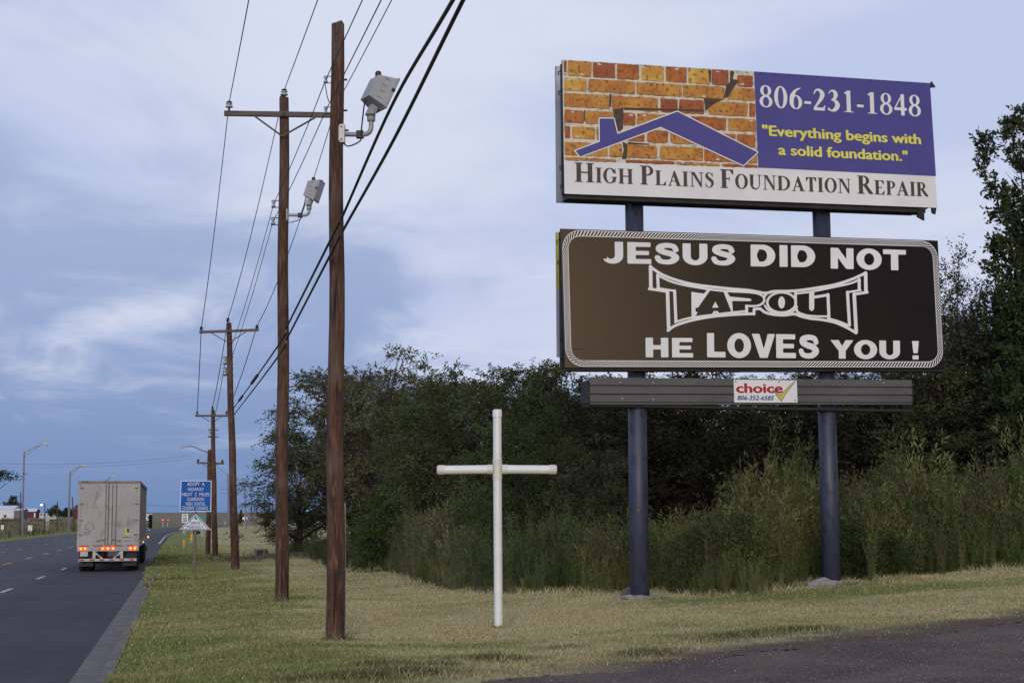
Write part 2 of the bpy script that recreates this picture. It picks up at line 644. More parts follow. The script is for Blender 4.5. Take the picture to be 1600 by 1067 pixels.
def build_ground():
    S = list(np.arange(-40, 8, 4.0)) + list(np.arange(8, 60, 0.4)) + list(np.arange(60, 120, 1.2)) + list(np.arange(120, 400, 8.0)) + list(np.geomspace(400, 7000, 60))
    k0, k1 = T_EDGE, KB
    Tl = T_EDGE - ROAD_W
    T = [-4000, -2200, -1200, -700, -400, -250, -160, -110, -80] + list(np.arange(-60, Tl - 1.5, 1.5)) + [Tl - 1.2, Tl - .6, Tl - .2, Tl + 0.01, Tl + .4, Tl + 4, Tl + 10, k0 - .5, k0, k1 - 0.02, k1 + 0.02] + list(np.arange(k1 + .2, 32, 0.4)) + list(np.arange(33, 60, 2.0)) + [70, 90, 120, 160, 250, 400, 700, 1200, 2200, 4000]
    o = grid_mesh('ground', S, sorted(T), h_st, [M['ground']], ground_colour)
    o['kind'] = 'structure'
    # carriageway
    S2 = list(np.arange(-40, 8, 4.0)) + list(np.arange(8, 120, 1.0)) + list(np.arange(120, 400, 6.0)) + list(np.geomspace(400, 1600, 30))
    T2 = [T_EDGE - ROAD_W] + list(np.arange(T_EDGE - ROAD_W + .5, T_EDGE - .1, .5)) + [T_EDGE]

    def road_colour(x, y):
        s, t = st(x, y)
        q = T_EDGE - t
        wheel = np.exp(-((q - 1.0) / .35) ** 2) + np.exp(-((q - 2.75) / .35) ** 2)
        base = np.where(q < 3.9, 0.031, 0.045) + 0.007 * sstep(q, 7.0, 7.6)
        base = base * (0.70 + 0.60 * fbm(x, y, 4.0, 5)) * (1 - 0.10 * wheel) * (1 - 0.16 * sstep(q, 0.5, 0.05))
        return base[..., None] * np.array((0.98, 0.97, 1.16))
    r = grid_mesh('road', S2, T2, lambda s, t: z_road(s) + 0.004, [M['asphalt']], road_colour)
    r['kind'] = 'structure'
    # markings, thin sheets just above the asphalt
    mk = {'white': MB(), 'orange': MB()}

    def strip(b, s0, s1, t, w=0.12, n=3):
        for i in range(n):
            a, c = s0 + (s1 - s0) * i / n, s0 + (s1 - s0) * (i + 1) / n
            q = [(a, t - w / 2), (a, t + w / 2), (c, t + w / 2), (c, t - w / 2)]
            vs = []
            for ss, tt in q:
                X, Y = xy(ss, tt)
                vs.append((float(X), float(Y), float(z_road(ss)) + 0.009))
            b.add(vs, [(0, 1, 2, 3)])
    sd = float(st(*at(113, 889.5)[:2])[0])
    tw = T_EDGE - 3.85
    for k in range(-5, 22):
        strip(mk['white'], sd - 1.6 + k * 12.2, sd + 1.6 + k * 12.2, tw, 0.14)
    so = float(st(*at(106, 860)[:2])[0])
    for k in range(-6, 16):
        strip(mk['orange'], so - 2.4 + k * 12.2, so + 1.8 + k * 12.2, T_EDGE - 7.45, 0.20)
        strip(mk['orange'], so + 3.4 + k * 12.2, so + 7.6 + k * 12.2, T_EDGE - 10.9, 0.12)
    for k in range(-6, 16):
        strip(mk['white'], so + k * 12.2, so + 3.0 + k * 12.2, T_EDGE - 14.3, 0.10)
    strip(mk['white'], 148, 420, T_EDGE - 0.45, 0.16, 40)
    for nm, b in mk.items():
        o = b.build(nm + '_road_markings', M[nm + '_line'])
        o['kind'] = 'structure'
    # gutter and kerb, cast in three metre lengths
    b = MB()
    s = -24.0
    while s < 68:
        e = s + 2.992
        prof = [(T_EDGE - 0.012, 0.006), (T_EDGE + 0.33, 0.018), (T_EDGE + 0.37, 0.125), (KB + 0.03, 0.135), (KB + 0.03, -0.2), (T_EDGE - 0.012, -0.2)]
        vs = []
        jit = random.uniform(-.006, .006)
        for ss in (s, e):
            for t, z in prof:
                X, Y = xy(ss, t)
                vs.append((float(X), float(Y), float(z_road(ss)) + z + jit * (z > 0.1)))
        n = len(prof)
        b.add(vs, [(i, (i + 1) % n, n + (i + 1) % n, n + i) for i in range(n)] + [tuple(range(n - 1, -1, -1)), tuple(range(n, 2 * n))])
        s += 3.0
    o = b.build('kerb', M['concrete'])
    o['kind'] = 'structure'
    # gravel drive
    gx = np.arange(_dx[0] - 1, _dx[-1] + 1, 0.085)
    gy = np.arange(11.5, 24.5, 0.085)
    X, Y = np.meshgrid(gx, gy, indexing='ij')
    front = np.interp(X, _dx, _dy) - Y
    rag = (fbm(X, Y, 0.9, 4) - 0.5) * 1.5 + (RNG.random(X.shape) - .5) * 0.35
    keep = (front + rag > 0) & (5.0 - front + rag * 1.2 > 0)
    Z = h_st(*st(X, Y)) + 0.012 + RNG.random(X.shape) * 0.008
    keep = keep[:-1, :-1]
    idx = np.arange(X.size).reshape(X.shape)
    q = np.stack([idx[:-1, :-1][keep], idx[1:, :-1][keep], idx[1:, 1:][keep], idx[:-1, 1:][keep]], -1)
    me = raw_mesh('driveway', np.stack([X, Y, Z], -1).reshape(-1, 3), q)
    me.materials.append(M['gravel'])
    o = bpy.data.objects.new('driveway', me)
    COL.objects.link(o)
    o['kind'] = 'structure'


build_ground()

# mown grass: single blades, one object
M['blade'] = mat('grass_blades', (1, 1, 1), 0.8, attr='tint', spec=0.15)


def build_grass():
    n = 1250000
    y = 13.0 + (135 - 13.0) * RNG.random(n) ** 2.6
    x = (RNG.random(n) * 2 - 1) * (0.36 * y + 1.0)
    s, t = st(x, y)
    edge = KB - 0.02 - 0.50 * sstep(s, 40, 66) + 0.4 * (fbm(x, y, 1.1, 3) - 0.5)* sstep(s, 14, 40)
    tuftn = fbm(x + 3, y * 1.4, 0.7, 3)
    on_drive = drive_front(x, y)
    keep = (t > edge) & (weed_depth(x, y) < 2.0) & (RNG.random(n) > sstep(on_drive + 2.0 * (fbm(x, y, 0.8, 3) - .5), -2.1, -0.25)) & (on_drive < 5.0 + 99 * (on_drive < 0.3))
    # bare and thin patches
    keep &= RNG.random(n) < 0.55 + 0.6 * tuftn
    x, y, s, t, tuftn = x[keep], y[keep], s[keep], t[keep], tuftn[keep]
    n = len(x)
    z = h_st(s, t)
    z = np.where((t < KB) & (s < 72), z_road(s) + 0.12, z)
    hgt = (0.015 + 0.028 * RNG.random(n)) * (0.6 + 0.9 * tuftn) * (1 + 0.8 * (1 - sstep(t, KB, KB + 1.3)) * sstep(fbm(x, y, 2.3, 2), .45, .6))
    # darker unmown tufts
    tall = np.zeros(n)
    for px, py, r, hh in ((770, 1030, 0.75, .10), (640, 1052, 0.8, .10), (560, 1060, .6, .07), (1010, 1020, 0.62, .10), (1150, 995, 1.0, .07), (880, 1012, .35, .05), (230, 925, .8, .12), (265, 905, 1.2, .16), (225, 945, .5, .12), (1250, 985, .9, .06), (522, 1000, .28, .10), (538, 999, .2, .12), (440, 939, .32, .11), (779, 980, .2, .05), (985, 936, .35, .10), (1030, 936, .3, .08), (1275, 914, .4, .10), (1325, 913, .3, .08), (600, 1040, .5, .12), (690, 1040, .4, .10), (480, 1062, .5, .06), (304, 894, .25, .10), (367, 890, .4, .12)):
        p = at(px, py)
        q = np.exp(-(((x - p.x) / r) ** 2 + ((y - p.y) / (r * 0.7)) ** 2) * 1.4)
        tall = np.maximum(tall, q * (0.5 + RNG.random(n)))
        hgt += hh * q * RNG.random(n)
    wd = weed_depth(x, y)
    fringe = np.exp(-((wd - 0.1) / 0.9) ** 2) * sstep(fbm(x, y, 1.3, 3), .3, .6) * (t > 3)
    hgt += 0.20 * fringe * RNG.random(n) ** 2
    w = 0.0020 + 0.00034 * y
    ang = RNG.random(n) * math.pi * 2
    lean = (0.3 + 0.9 * RNG.random(n)) * hgt
    la = RNG.random(n) * math.pi * 2
    base = np.stack([x, y, z - 0.004], -1)
    side = np.stack([np.cos(ang), np.sin(ang), np.zeros(n)], -1) * w[:, None]
    tip = base + np.stack([np.cos(la) * lean, np.sin(la) * lean, hgt], -1)
    co = np.stack([base - side, base + side, tip], 1).reshape(-1, 3)
    me = raw_mesh('lawn_grass', co, np.arange(3 * n).reshape(-1, 3))
    c = ground_colour(x, y) * 1.05
    dk = np.clip(tall, 0, 1)[:, None]
    c = c * (1 - dk) + np.array((0.075, 0.085, 0.032)) * dk
    c = c * (0.75 + 0.5 * RNG.random(n))[:, None]
    straw = (RNG.random(n) < 0.11 + 0.3 * fringe)[:, None]
    c = np.where(straw, np.array((0.50, 0.43, 0.26)) * (0.7 + .4 * RNG.random(n))[:, None], c)
    full = np.ones((n, 3, 4), np.float32)
    full[:, :, :3] = c[:, None, :]
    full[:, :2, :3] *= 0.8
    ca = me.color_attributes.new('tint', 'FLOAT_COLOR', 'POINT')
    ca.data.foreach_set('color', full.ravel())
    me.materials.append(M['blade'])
    o = bpy.data.objects.new('lawn_grass', me)
    COL.objects.link(o)
    tag(o, 'short dry and green mown grass covering the roadside lawn', 'grass', kind='stuff')


build_grass()


def build_stones():
    b = MB()
    rnd = random.Random(4)
    n = 0
    while n < 9000:
        x = rnd.uniform(-1.5, 8.5)
        y = rnd.uniform(13.5, 21)
        d = float(drive_front(np.array([x]), np.array([y]))[0])
        if d < -1.3 or (d < 0.2 and rnd.random() < .5) or abs(x) > .36 * y:
            continue
        r = rnd.uniform(.004, .013) * (2.0 if rnd.random() < .02 else 1)
        z = h(x, y) + 0.012
        a = rnd.random() * 6
        vs = [(x + r * math.cos(a + k * 2.1) * rnd.uniform(.7, 1.2), y + r * math.sin(a + k * 2.1) * rnd.uniform(.7, 1.2), z) for k in range(3)]
        b.add(vs + [(x, y, z + r * rnd.uniform(.6, 1.1))], [(0, 1, 3), (1, 2, 3), (2, 0, 3)], rnd.choice((0, 0, 1)))
        n += 1
    o = b.build('loose_gravel', [mat('stone_grey', (0.11, 0.09, 0.083), 0.9, (0.06, 0.05, 0.047), 20), mat('stone_pale', (0.30, 0.265, 0.245), 0.9, (0.19, 0.16, 0.145), 20)])
    tag(o, 'loose grey stones scattered over the dark gravel drive', 'gravel', kind='stuff')


build_stones()

# ------------------------------------------------------------------ lettering: outlines from signed distances, meshed by marching squares
def d_rect(x0, y0, x1, y1):
    return lambda X, Y: np.maximum(np.maximum(x0 - X, X - x1), np.maximum(y0 - Y, Y - y1))


def d_ell(cx, cy, a, b):
    return lambda X, Y: (np.sqrt(((X - cx) / a) ** 2 + ((Y - cy) / b) ** 2) - 1) * min(a, b)


def d_poly(*pts):
    P = np.array(pts, float)

    def f(X, Y):
        d = np.full(X.shape, 1e9)
        ins = np.zeros(X.shape, bool)
        for i in range(len(P)):
            ax, ay = P[i]
            bx, by = P[(i + 1) % len(P)]
            ex, ey = bx - ax, by - ay
            t = np.clip(((X - ax) * ex + (Y - ay) * ey) / (ex * ex + ey * ey + 1e-12), 0, 1)
            d = np.minimum(d, np.hypot(X - ax - t * ex, Y - ay - t * ey))
            c = (ay > Y) != (by > Y)
            with np.errstate(divide='ignore', invalid='ignore'):
                xi = ax + (Y - ay) * ex / (ey if ey else 1e-12)
            ins ^= c & (X < xi)
        return np.where(ins, -d, d)
    return f


def catmull(pts, n=8):
    P = [pts[0]] + list(pts) + [pts[-1]]
    P = [np.array(p, float) for p in P]
    out = []
    for i in range(1, len(P) - 2):
        a, b, c, d = P[i - 1], P[i], P[i + 1], P[i + 2]
        for k in range(n):
            t = k / n
            out.append(0.5 * (2 * b + (c - a) * t + (2 * a - 5 * b + 4 * c - d) * t * t + (3 * b - a - 3 * c + d) * t ** 3))
    out.append(P[-2])
    return out


def d_stroke(pts, rad, smooth=True):
    if isinstance(rad, (int, float)):
        rad = [rad] * len(pts)
    q = [(p[0], p[1], r) for p, r in zip(pts, rad)]
    q = catmull(q, 6) if smooth and len(q) > 2 else [np.array(p, float) for p in q]

    def f(X, Y):
        d = np.full(X.shape, 1e9)
        for a, b in zip(q[:-1], q[1:]):
            ex, ey = b[0] - a[0], b[1] - a[1]
            t = np.clip(((X - a[0]) * ex + (Y - a[1]) * ey) / (ex * ex + ey * ey + 1e-12), 0, 1)
            d = np.minimum(d, np.hypot(X - a[0] - t * ex, Y - a[1] - t * ey) - (a[2] + (b[2] - a[2]) * t))
        return d
    return f


def U(*fs):
    return lambda X, Y: np.minimum.reduce([f(X, Y) for f in fs])


def SUB(a, *bs):
    return lambda X, Y: np.maximum.reduce([a(X, Y)] + [-b(X, Y) for b in bs])


def AND(*fs):
    return lambda X, Y: np.maximum.reduce([f(X, Y) for f in fs])


def shape_mesh(fn, x0, x1, y0, y1, nx, ny):
    """2-D region fn<0 -> (verts [(x,y)], faces); full cells are merged along rows."""
    xs, ys = np.linspace(x0, x1, nx + 1), np.linspace(y0, y1, ny + 1)
    X, Y = np.meshgrid(xs, ys, indexing='ij')
    D = fn(X, Y)
    V, Fc = [], []
    ins = D < 0
    cnt = ins[:-1, :-1].astype(int) + ins[1:, :-1] + ins[:-1, 1:] + ins[1:, 1:]
    for j in range(ny):
        i = 0
        while i < nx:
            c = cnt[i, j]
            if c == 0:
                i += 1
                continue
            if c == 4:
                k = i
                while k < nx and cnt[k, j] == 4:
                    k += 1
                o = len(V)
                V += [(xs[i], ys[j]), (xs[k], ys[j]), (xs[k], ys[j + 1]), (xs[i], ys[j + 1])]
                Fc.append((o, o + 1, o + 2, o + 3))
                i = k
                continue
            q = [(xs[i], ys[j], D[i, j]), (xs[i + 1], ys[j], D[i + 1, j]), (xs[i + 1], ys[j + 1], D[i + 1, j + 1]), (xs[i], ys[j + 1], D[i, j + 1])]
            poly = []
            for a in range(4):
                p, r = q[a], q[(a + 1) % 4]
                if p[2] < 0:
                    poly.append((p[0], p[1]))
                if (p[2] < 0) != (r[2] < 0):
                    t = p[2] / (p[2] - r[2])
                    poly.append((p[0] + (r[0] - p[0]) * t, p[1] + (r[1] - p[1]) * t))
            if len(poly) >= 3:
                o = len(V)
                V += poly
                Fc.append(tuple(range(o, o + len(poly))))
            i += 1
    return V, Fc


# roman bold capitals and figures (cap height 1): (outline, advance)
def _slab(x, y, w=0.20):
    return d_rect(x - w, 0 if y == 0 else 1 - .045, x + w, .045 if y == 0 else 1)


def _stem(x, w=0.112):
    return U(d_rect(x - w, 0, x + w, 1), _slab(x, 0), _slab(x, 1))


def serif_glyphs():
    G = {}
    G['H'] = (U(_stem(.2), _stem(.76), d_rect(.2, .47, .76, .54)), 1.0)
    G['I'] = (_stem(.2), .44)
    foot = U(d_rect(.01, 0, .70, .055), d_poly((.72, .30), (.69, .30), (.52, .05), (.70, 0)))
    G['L'] = (U(_stem(.2), foot), .78)
    bowl = AND(SUB(U(d_ell(.36, .74, .31, .265), d_rect(.12, .475, .36, 1.0)), d_ell(.34, .74, .155, .205), d_rect(.2, .535, .34, .945)), d_rect(.1, .4, 2, 1.0))
    G['P'] = (U(_stem(.2), bowl), .72)
    G['R'] = (U(_stem(.2), bowl, d_poly((.30, .52), (.52, .52), (.88, .03), (.88, 0), (.66, 0))), .92)
    top = U(d_rect(.01, .945, .68, 1), d_poly((.69, 1.0), (.69, .72), (.66, .72), (.50, .95)))
    mid = U(d_rect(.2, .47, .5, .53), d_rect(.47, .37, .505, .63))
    G['F'] = (U(_stem(.2), top, mid), .74)
    G['E'] = (U(_stem(.2), top, mid, foot), .80)
    G['T'] = (U(d_rect(.268, 0, .492, 1), _slab(.38, 0), d_rect(.02, .945, .74, 1), d_poly((.02, 1), (.02, .70), (.05, .70), (.2, .95)), d_poly((.74, 1), (.74, .70), (.71, .70), (.56, .95))), .80)
    G['D'] = (U(_stem(.2), AND(SUB(U(d_ell(.36, .5, .53, .5), d_rect(.1, 0, .36, 1)), d_ell(.33, .5, .36, .445), d_rect(.1, .055, .33, .945)), d_rect(.1, 0, 2, 1))), .96)
    G['N'] = (U(d_rect(.145, 0, .215, 1), d_rect(.75, 0, .82, 1), d_poly((.03, 1), (.34, 1), (.815, .15), (.815, -.02), (.74, -.02), (.13, .98)), d_rect(.03, 0, .33, .045), d_rect(.63, .955, .95, 1), d_rect(.02, .955, .28, 1)), .98)
    G['A'] = (U(d_poly((.40, 1.01), (.50, 1.01), (.85, 0), (.62, 0), (.37, .72)), d_stroke([(.44, .95), (.14, .02)], .036), d_rect(.24, .29, .66, .345), d_rect(.0, 0, .29, .045), d_rect(.53, 0, .93, .045)), .94)
    G['U'] = (U(d_rect(.09, .3, .305, 1), d_rect(.69, .36, .76, 1), AND(SUB(d_ell(.43, .35, .325, .37), d_ell(.48, .38, .225, .31)), d_rect(-1, -1, 2, .37)), d_rect(.01, .955, .39, 1), d_rect(.58, .955, .87, 1)), .90)
    ring = SUB(d_ell(.44, .5, .43, .52), d_ell(.44, .5, .215, .46))
    G['O'] = (ring, .90)
    G['G'] = (U(SUB(ring, d_rect(.62, .38, 1.0, .68)), d_rect(.62, .08, .80, .42), d_rect(.52, .39, .90, .435), d_rect(.76, .66, .80, 1.0)), .94)
    G['S'] = (U(d_stroke([(.50, .76), (.44, .93), (.27, .985), (.14, .86), (.16, .70), (.33, .55), (.49, .40), (.50, .20), (.36, .02), (.18, .03), (.08, .22)], [.02, .025, .03, .07, .10, .105, .10, .075, .035, .025, .02]), d_rect(.50, .70, .535, 1.0), d_rect(.05, 0, .085, .30)), .62)
    G['0'] = (SUB(d_ell(.28, .5, .27, .51), d_ell(.28, .5, .115, .46)), .58)
    G['8'] = (U(SUB(d_ell(.28, .755, .225, .255), d_ell(.28, .765, .095, .20)), SUB(d_ell(.28, .265, .265, .275), d_ell(.28, .255, .125, .215))), .58)
    G['6'] = (U(SUB(d_ell(.29, .32, .26, .33), d_ell(.30, .31, .105, .28)), d_stroke([(.50, .985), (.30, .86), (.15, .62), (.12, .36)], [.02, .05, .085, .085])), .58)
    G['2'] = (U(d_stroke([(.05, .74), (.13, .92), (.28, .95), (.40, .80), (.37, .60), (.22, .34), (.06, .10)], [.02, .035, .06, .095, .085, .055, .04]), d_rect(.03, 0, .49, .14), d_poly((.46, .02), (.53, .25), (.49, .25), (.40, .12))), .58)
    G['3'] = (U(d_stroke([(.06, .82), (.17, .95), (.31, .92), (.36, .76), (.30, .60), (.18, .53)], [.02, .03, .07, .085, .06, .025]), d_stroke([(.18, .53), (.35, .47), (.42, .28), (.31, .08), (.14, .03), (.05, .10)], [.025, .07, .10, .08, .03, .05])), .58)
    G['1'] = (U(d_rect(.20, 0, .37, 1.0), d_rect(.07, 0, .50, .04), d_poly((.06, .88), (.33, 1.01), (.37, 1.01), (.3, .9), (.20, .84))), .58)
    G['4'] = (U(d_rect(.31, 0, .46, 1.0), d_stroke([(.37, .97), (.04, .32)], .026, False), d_rect(.02, .24, .56, .365)), .60)
    G['-'] = (d_rect(.03, .27, .31, .39), .36)
    return G


def block_glyphs():
    """Extra-heavy wide grotesque capitals."""
    w = .29
    G = {}
    G['J'] = (SUB(U(d_rect(.50, .34, .80, 1), AND(d_ell(.42, .36, .38, .38), d_rect(-1, -1, 2, .36))), U(d_ell(.36, .40, .145, .20), d_rect(-.2, .20, .22, .55), d_rect(.2, .34, .5, 1))), .88)
    G['E'] = (U(d_rect(.04, 0, .34, 1), d_rect(.04, .79, .88, 1), d_rect(.04, .41, .82, .60), d_rect(.04, 0, .90, .22)), .97)
    G['S'] = (d_stroke([(.80, .68), (.72, .84), (.47, .885), (.24, .82), (.21, .68), (.38, .565), (.66, .47), (.79, .31), (.66, .15), (.46, .10), (.22, .15), (.13, .31)], [.105, .11, .115, .125, .135, .13, .13, .135, .125, .11, .11, .105]), .98)
    G['U'] = (SUB(U(d_rect(.04, .38, .96, 1), AND(d_ell(.50, .40, .46, .42), d_rect(-1, -1, 2, .40))), U(d_rect(.34, .40, .66, 1.1), d_ell(.50, .40, .16, .20))), 1.04)
    G['D'] = (SUB(U(d_rect(.04, 0, .48, 1), AND(d_ell(.48, .5, .47, .5), d_rect(.4, -1, 2, 2))), U(d_rect(.34, .22, .46, .78), d_ell(.46, .5, .185, .28))), 1.02)
    G['I'] = (d_rect(.06, 0, .36, 1), .42)
    G['N'] = (U(d_rect(.04, 0, .33, 1), d_rect(.67, 0, .96, 1), d_poly((.04, 1), (.34, 1), (.96, 0), (.66, 0))), 1.04)
    G['O'] = (SUB(d_ell(.52, .5, .51, .52), d_ell(.52, .5, .205, .29)), 1.06)
    G['T'] = (U(d_rect(.0, .77, .94, 1), d_rect(.32, 0, .62, 1)), .96)
    G['H'] = (U(d_rect(.04, 0, .34, 1), d_rect(.66, 0, .96, 1), d_rect(.04, .40, .96, .62)), 1.04)
    G['L'] = (U(d_rect(.04, 0, .34, 1), d_rect(.04, 0, .82, .23)), .86)
    G['V'] = (d_poly((-.02, 1), (.31, 1), (.49, .36), (.67, 1), (.99, 1), (.65, 0), (.32, 0)), .96)
    G['Y'] = (U(d_poly((-.02, 1), (.34, 1), (.49, .68), (.64, 1), (.99, 1), (.64, .42), (.64, 0), (.34, 0), (.34, .42))), .97)
    G['!'] = (U(d_poly((.06, 1), (.38, 1), (.32, .34), (.12, .34)), d_rect(.08, 0, .36, .22)), .44)
    return G


SERIF, BLOCK = serif_glyphs(), block_glyphs()
_gm = {}


def glyph(G, ch, res=30):
    k = (id(G), ch)
    if k not in _gm:
        f, a = G[ch]
        _gm[k] = shape_mesh(f, -.1, 1.1, -.06, 1.06, int(1.2 * res), int(1.12 * res))
    return _gm[k]


def glyph_line(text, G, gap=0.03, small=None, space=.3):
    """-> (verts, faces, width); lower-case letters are small capitals"""
    V, Fc, x = [], [], 0.0
    for ch in text:
        if ch == ' ':
            x += space
            continue
        sc = 1.0
        if small and ch.islower():
            sc = small
        gv, gf = glyph(G, ch.upper())
        o = len(V)
        V += [(x + vx * sc, vy * sc) for vx, vy in gv]
        Fc += [tuple(o + i for i in f) for f in gf]
        x += (G[ch.upper()][1] + gap) * sc
    return V, Fc, x - gap


def font_line(text, bold=0.0, shear=0.0, spacing=1.0):
    """Blender's own face, made heavier by growing the outline -> (verts, faces, width), cap height 1"""
    cu = bpy.data.curves.new('lettering', 'FONT')
    cu.body = text
    cu.offset = bold
    cu.shear = shear
    cu.space_character = spacing
    cu.resolution_u = 3
    ob = bpy.data.objects.new('lettering', cu)
    COL.objects.link(ob)
    dg = bpy.context.evaluated_depsgraph_get()
    me = bpy.data.meshes.new_from_object(ob.evaluated_get(dg))
    V = [(v.co.x, v.co.y) for v in me.vertices]
    Fc = [tuple(p.vertices) for p in me.polygons]
    bpy.data.objects.remove(ob)
    bpy.data.curves.remove(cu)
    bpy.data.meshes.remove(me)
    x0 = min(v[0] for v in V)
    cap = 0.729
    V = [((v[0] - x0) / cap, v[1] / cap) for v in V]
    return V, Fc, max(v[0] for v in V)


def put(b, line, frame, bl, br, cap, n, mi, heavy=0.0):
    """Lay a line of lettering on a panel: bl, br baseline ends and cap = point above bl, as 2-D panel points."""
    V, Fc, w = line
    bl, br, cap = (np.array(p, float) for p in (bl, br, cap))
    ex, ey = (br - bl) / w, cap - bl
    for k, (dx, dy) in enumerate(((0, 0), (-1, 0), (1, 0), (0, 1), (0, -1)) if heavy else ((0, 0),)):
        vs = []
        for x, y in V:
            p = bl + ex * (x + dx * heavy) + ey * (y + dy * heavy * .6)
            vs.append(frame(p[0], p[1], n + k * .0012))
        b.add(vs, Fc, mi)

# ------------------------------------------------------------------ the two-deck billboard
M['steel_blue'] = mat('dark_blue_post_paint', (0.030, 0.036, 0.066), 0.5, (0.045, 0.050, 0.085), 1.6, 7, (1, 1, .4), spec=0.45, col3=(0.02, 0.02, 0.035), scale3=9)
M['black_steel'] = mat('black_sign_steel', (0.012, 0.012, 0.014), 0.55, (0.022, 0.022, 0.024), 4)
M['siding'] = mat('dark_grey_siding', (0.105, 0.105, 0.112), 0.5, (0.078, 0.078, 0.085), 2.5, 6, (.4, 1, 1), col3=(0.10, 0.10, 0.105), scale3=12)
M['vinyl_white'] = mat('white_vinyl', (0.74, 0.74, 0.745), 0.55, (0.66, 0.655, 0.66), 0.7, 6)
M['vinyl_blue'] = mat('violet_blue_vinyl', (0.062, 0.058, 0.235), 0.5, (0.072, 0.066, 0.255), 1.2, 6)
M['vinyl_yellow'] = mat('yellow_lettering', (0.72, 0.68, 0.12), 0.5, (0.66, 0.62, 0.11), 3)
M['vinyl_brown'] = mat('dark_brown_lettering', (0.055, 0.042, 0.038), 0.5, (0.07, 0.055, 0.05), 3)
M['vinyl_black'] = mat('black_glossy_vinyl', (0.007, 0.006, 0.0045), 0.17, (0.012, 0.009, 0.006), 0.55, 5, spec=0.65, bump=0.08, bscale=0.8)
M['mortar'] = mat('printed_mortar', (0.60, 0.56, 0.47), 0.55, (0.30, 0.26, 0.20), 9.0, 8, lo=.5, hi=.68)
M['print_shadow'] = mat('printed_dark_gap', (0.040, 0.028, 0.020), 0.55, (0.085, 0.055, 0.035), 5)
for nm, c, c2 in (('O', (0.53, 0.275, 0.052), (0.42, 0.155, 0.032)), ('Y', (0.62, 0.42, 0.085), (0.52, 0.26, 0.045)), ('R', (0.27, 0.062, 0.028), (0.36, 0.11, 0.035)), ('D', (0.44, 0.150, 0.030), (0.31, 0.080, 0.025))):
    M['brick' + nm] = mat('printed_brick_' + {'O': 'orange', 'Y': 'yellow', 'R': 'red', 'D': 'rust'}[nm], c, 0.55, c2, 2.6, 7, lo=.38, hi=.6, col3=(0.11, 0.045, 0.015), scale3=14.0)
M['sign_red'] = mat('red_lettering', (0.38, 0.012, 0.025), 0.45, (0.33, 0.012, 0.022), 3)
M['sign_navy'] = mat('navy_lettering', (0.02, 0.05, 0.24), 0.45, (0.025, 0.055, 0.26), 3)
M['paint_yellow'] = mat('yellow_panel_edge', (0.55, 0.50, 0.05), 0.5, (0.45, 0.40, 0.05), 3)
M['grey_edge'] = mat('grey_panel_edge', (0.42, 0.44, 0.48), 0.5, (0.33, 0.34, 0.38), 2)
M['rock_brown'] = mat('dull_brown_tag', (0.14, 0.10, 0.09), 0.8, (0.09, 0.07, 0.06), 9)
M['footing'] = mat('rough_footing_concrete', (0.30, 0.27, 0.27), 0.9, (0.20, 0.175, 0.175), 5, 8, bump=.6, bscale=18)


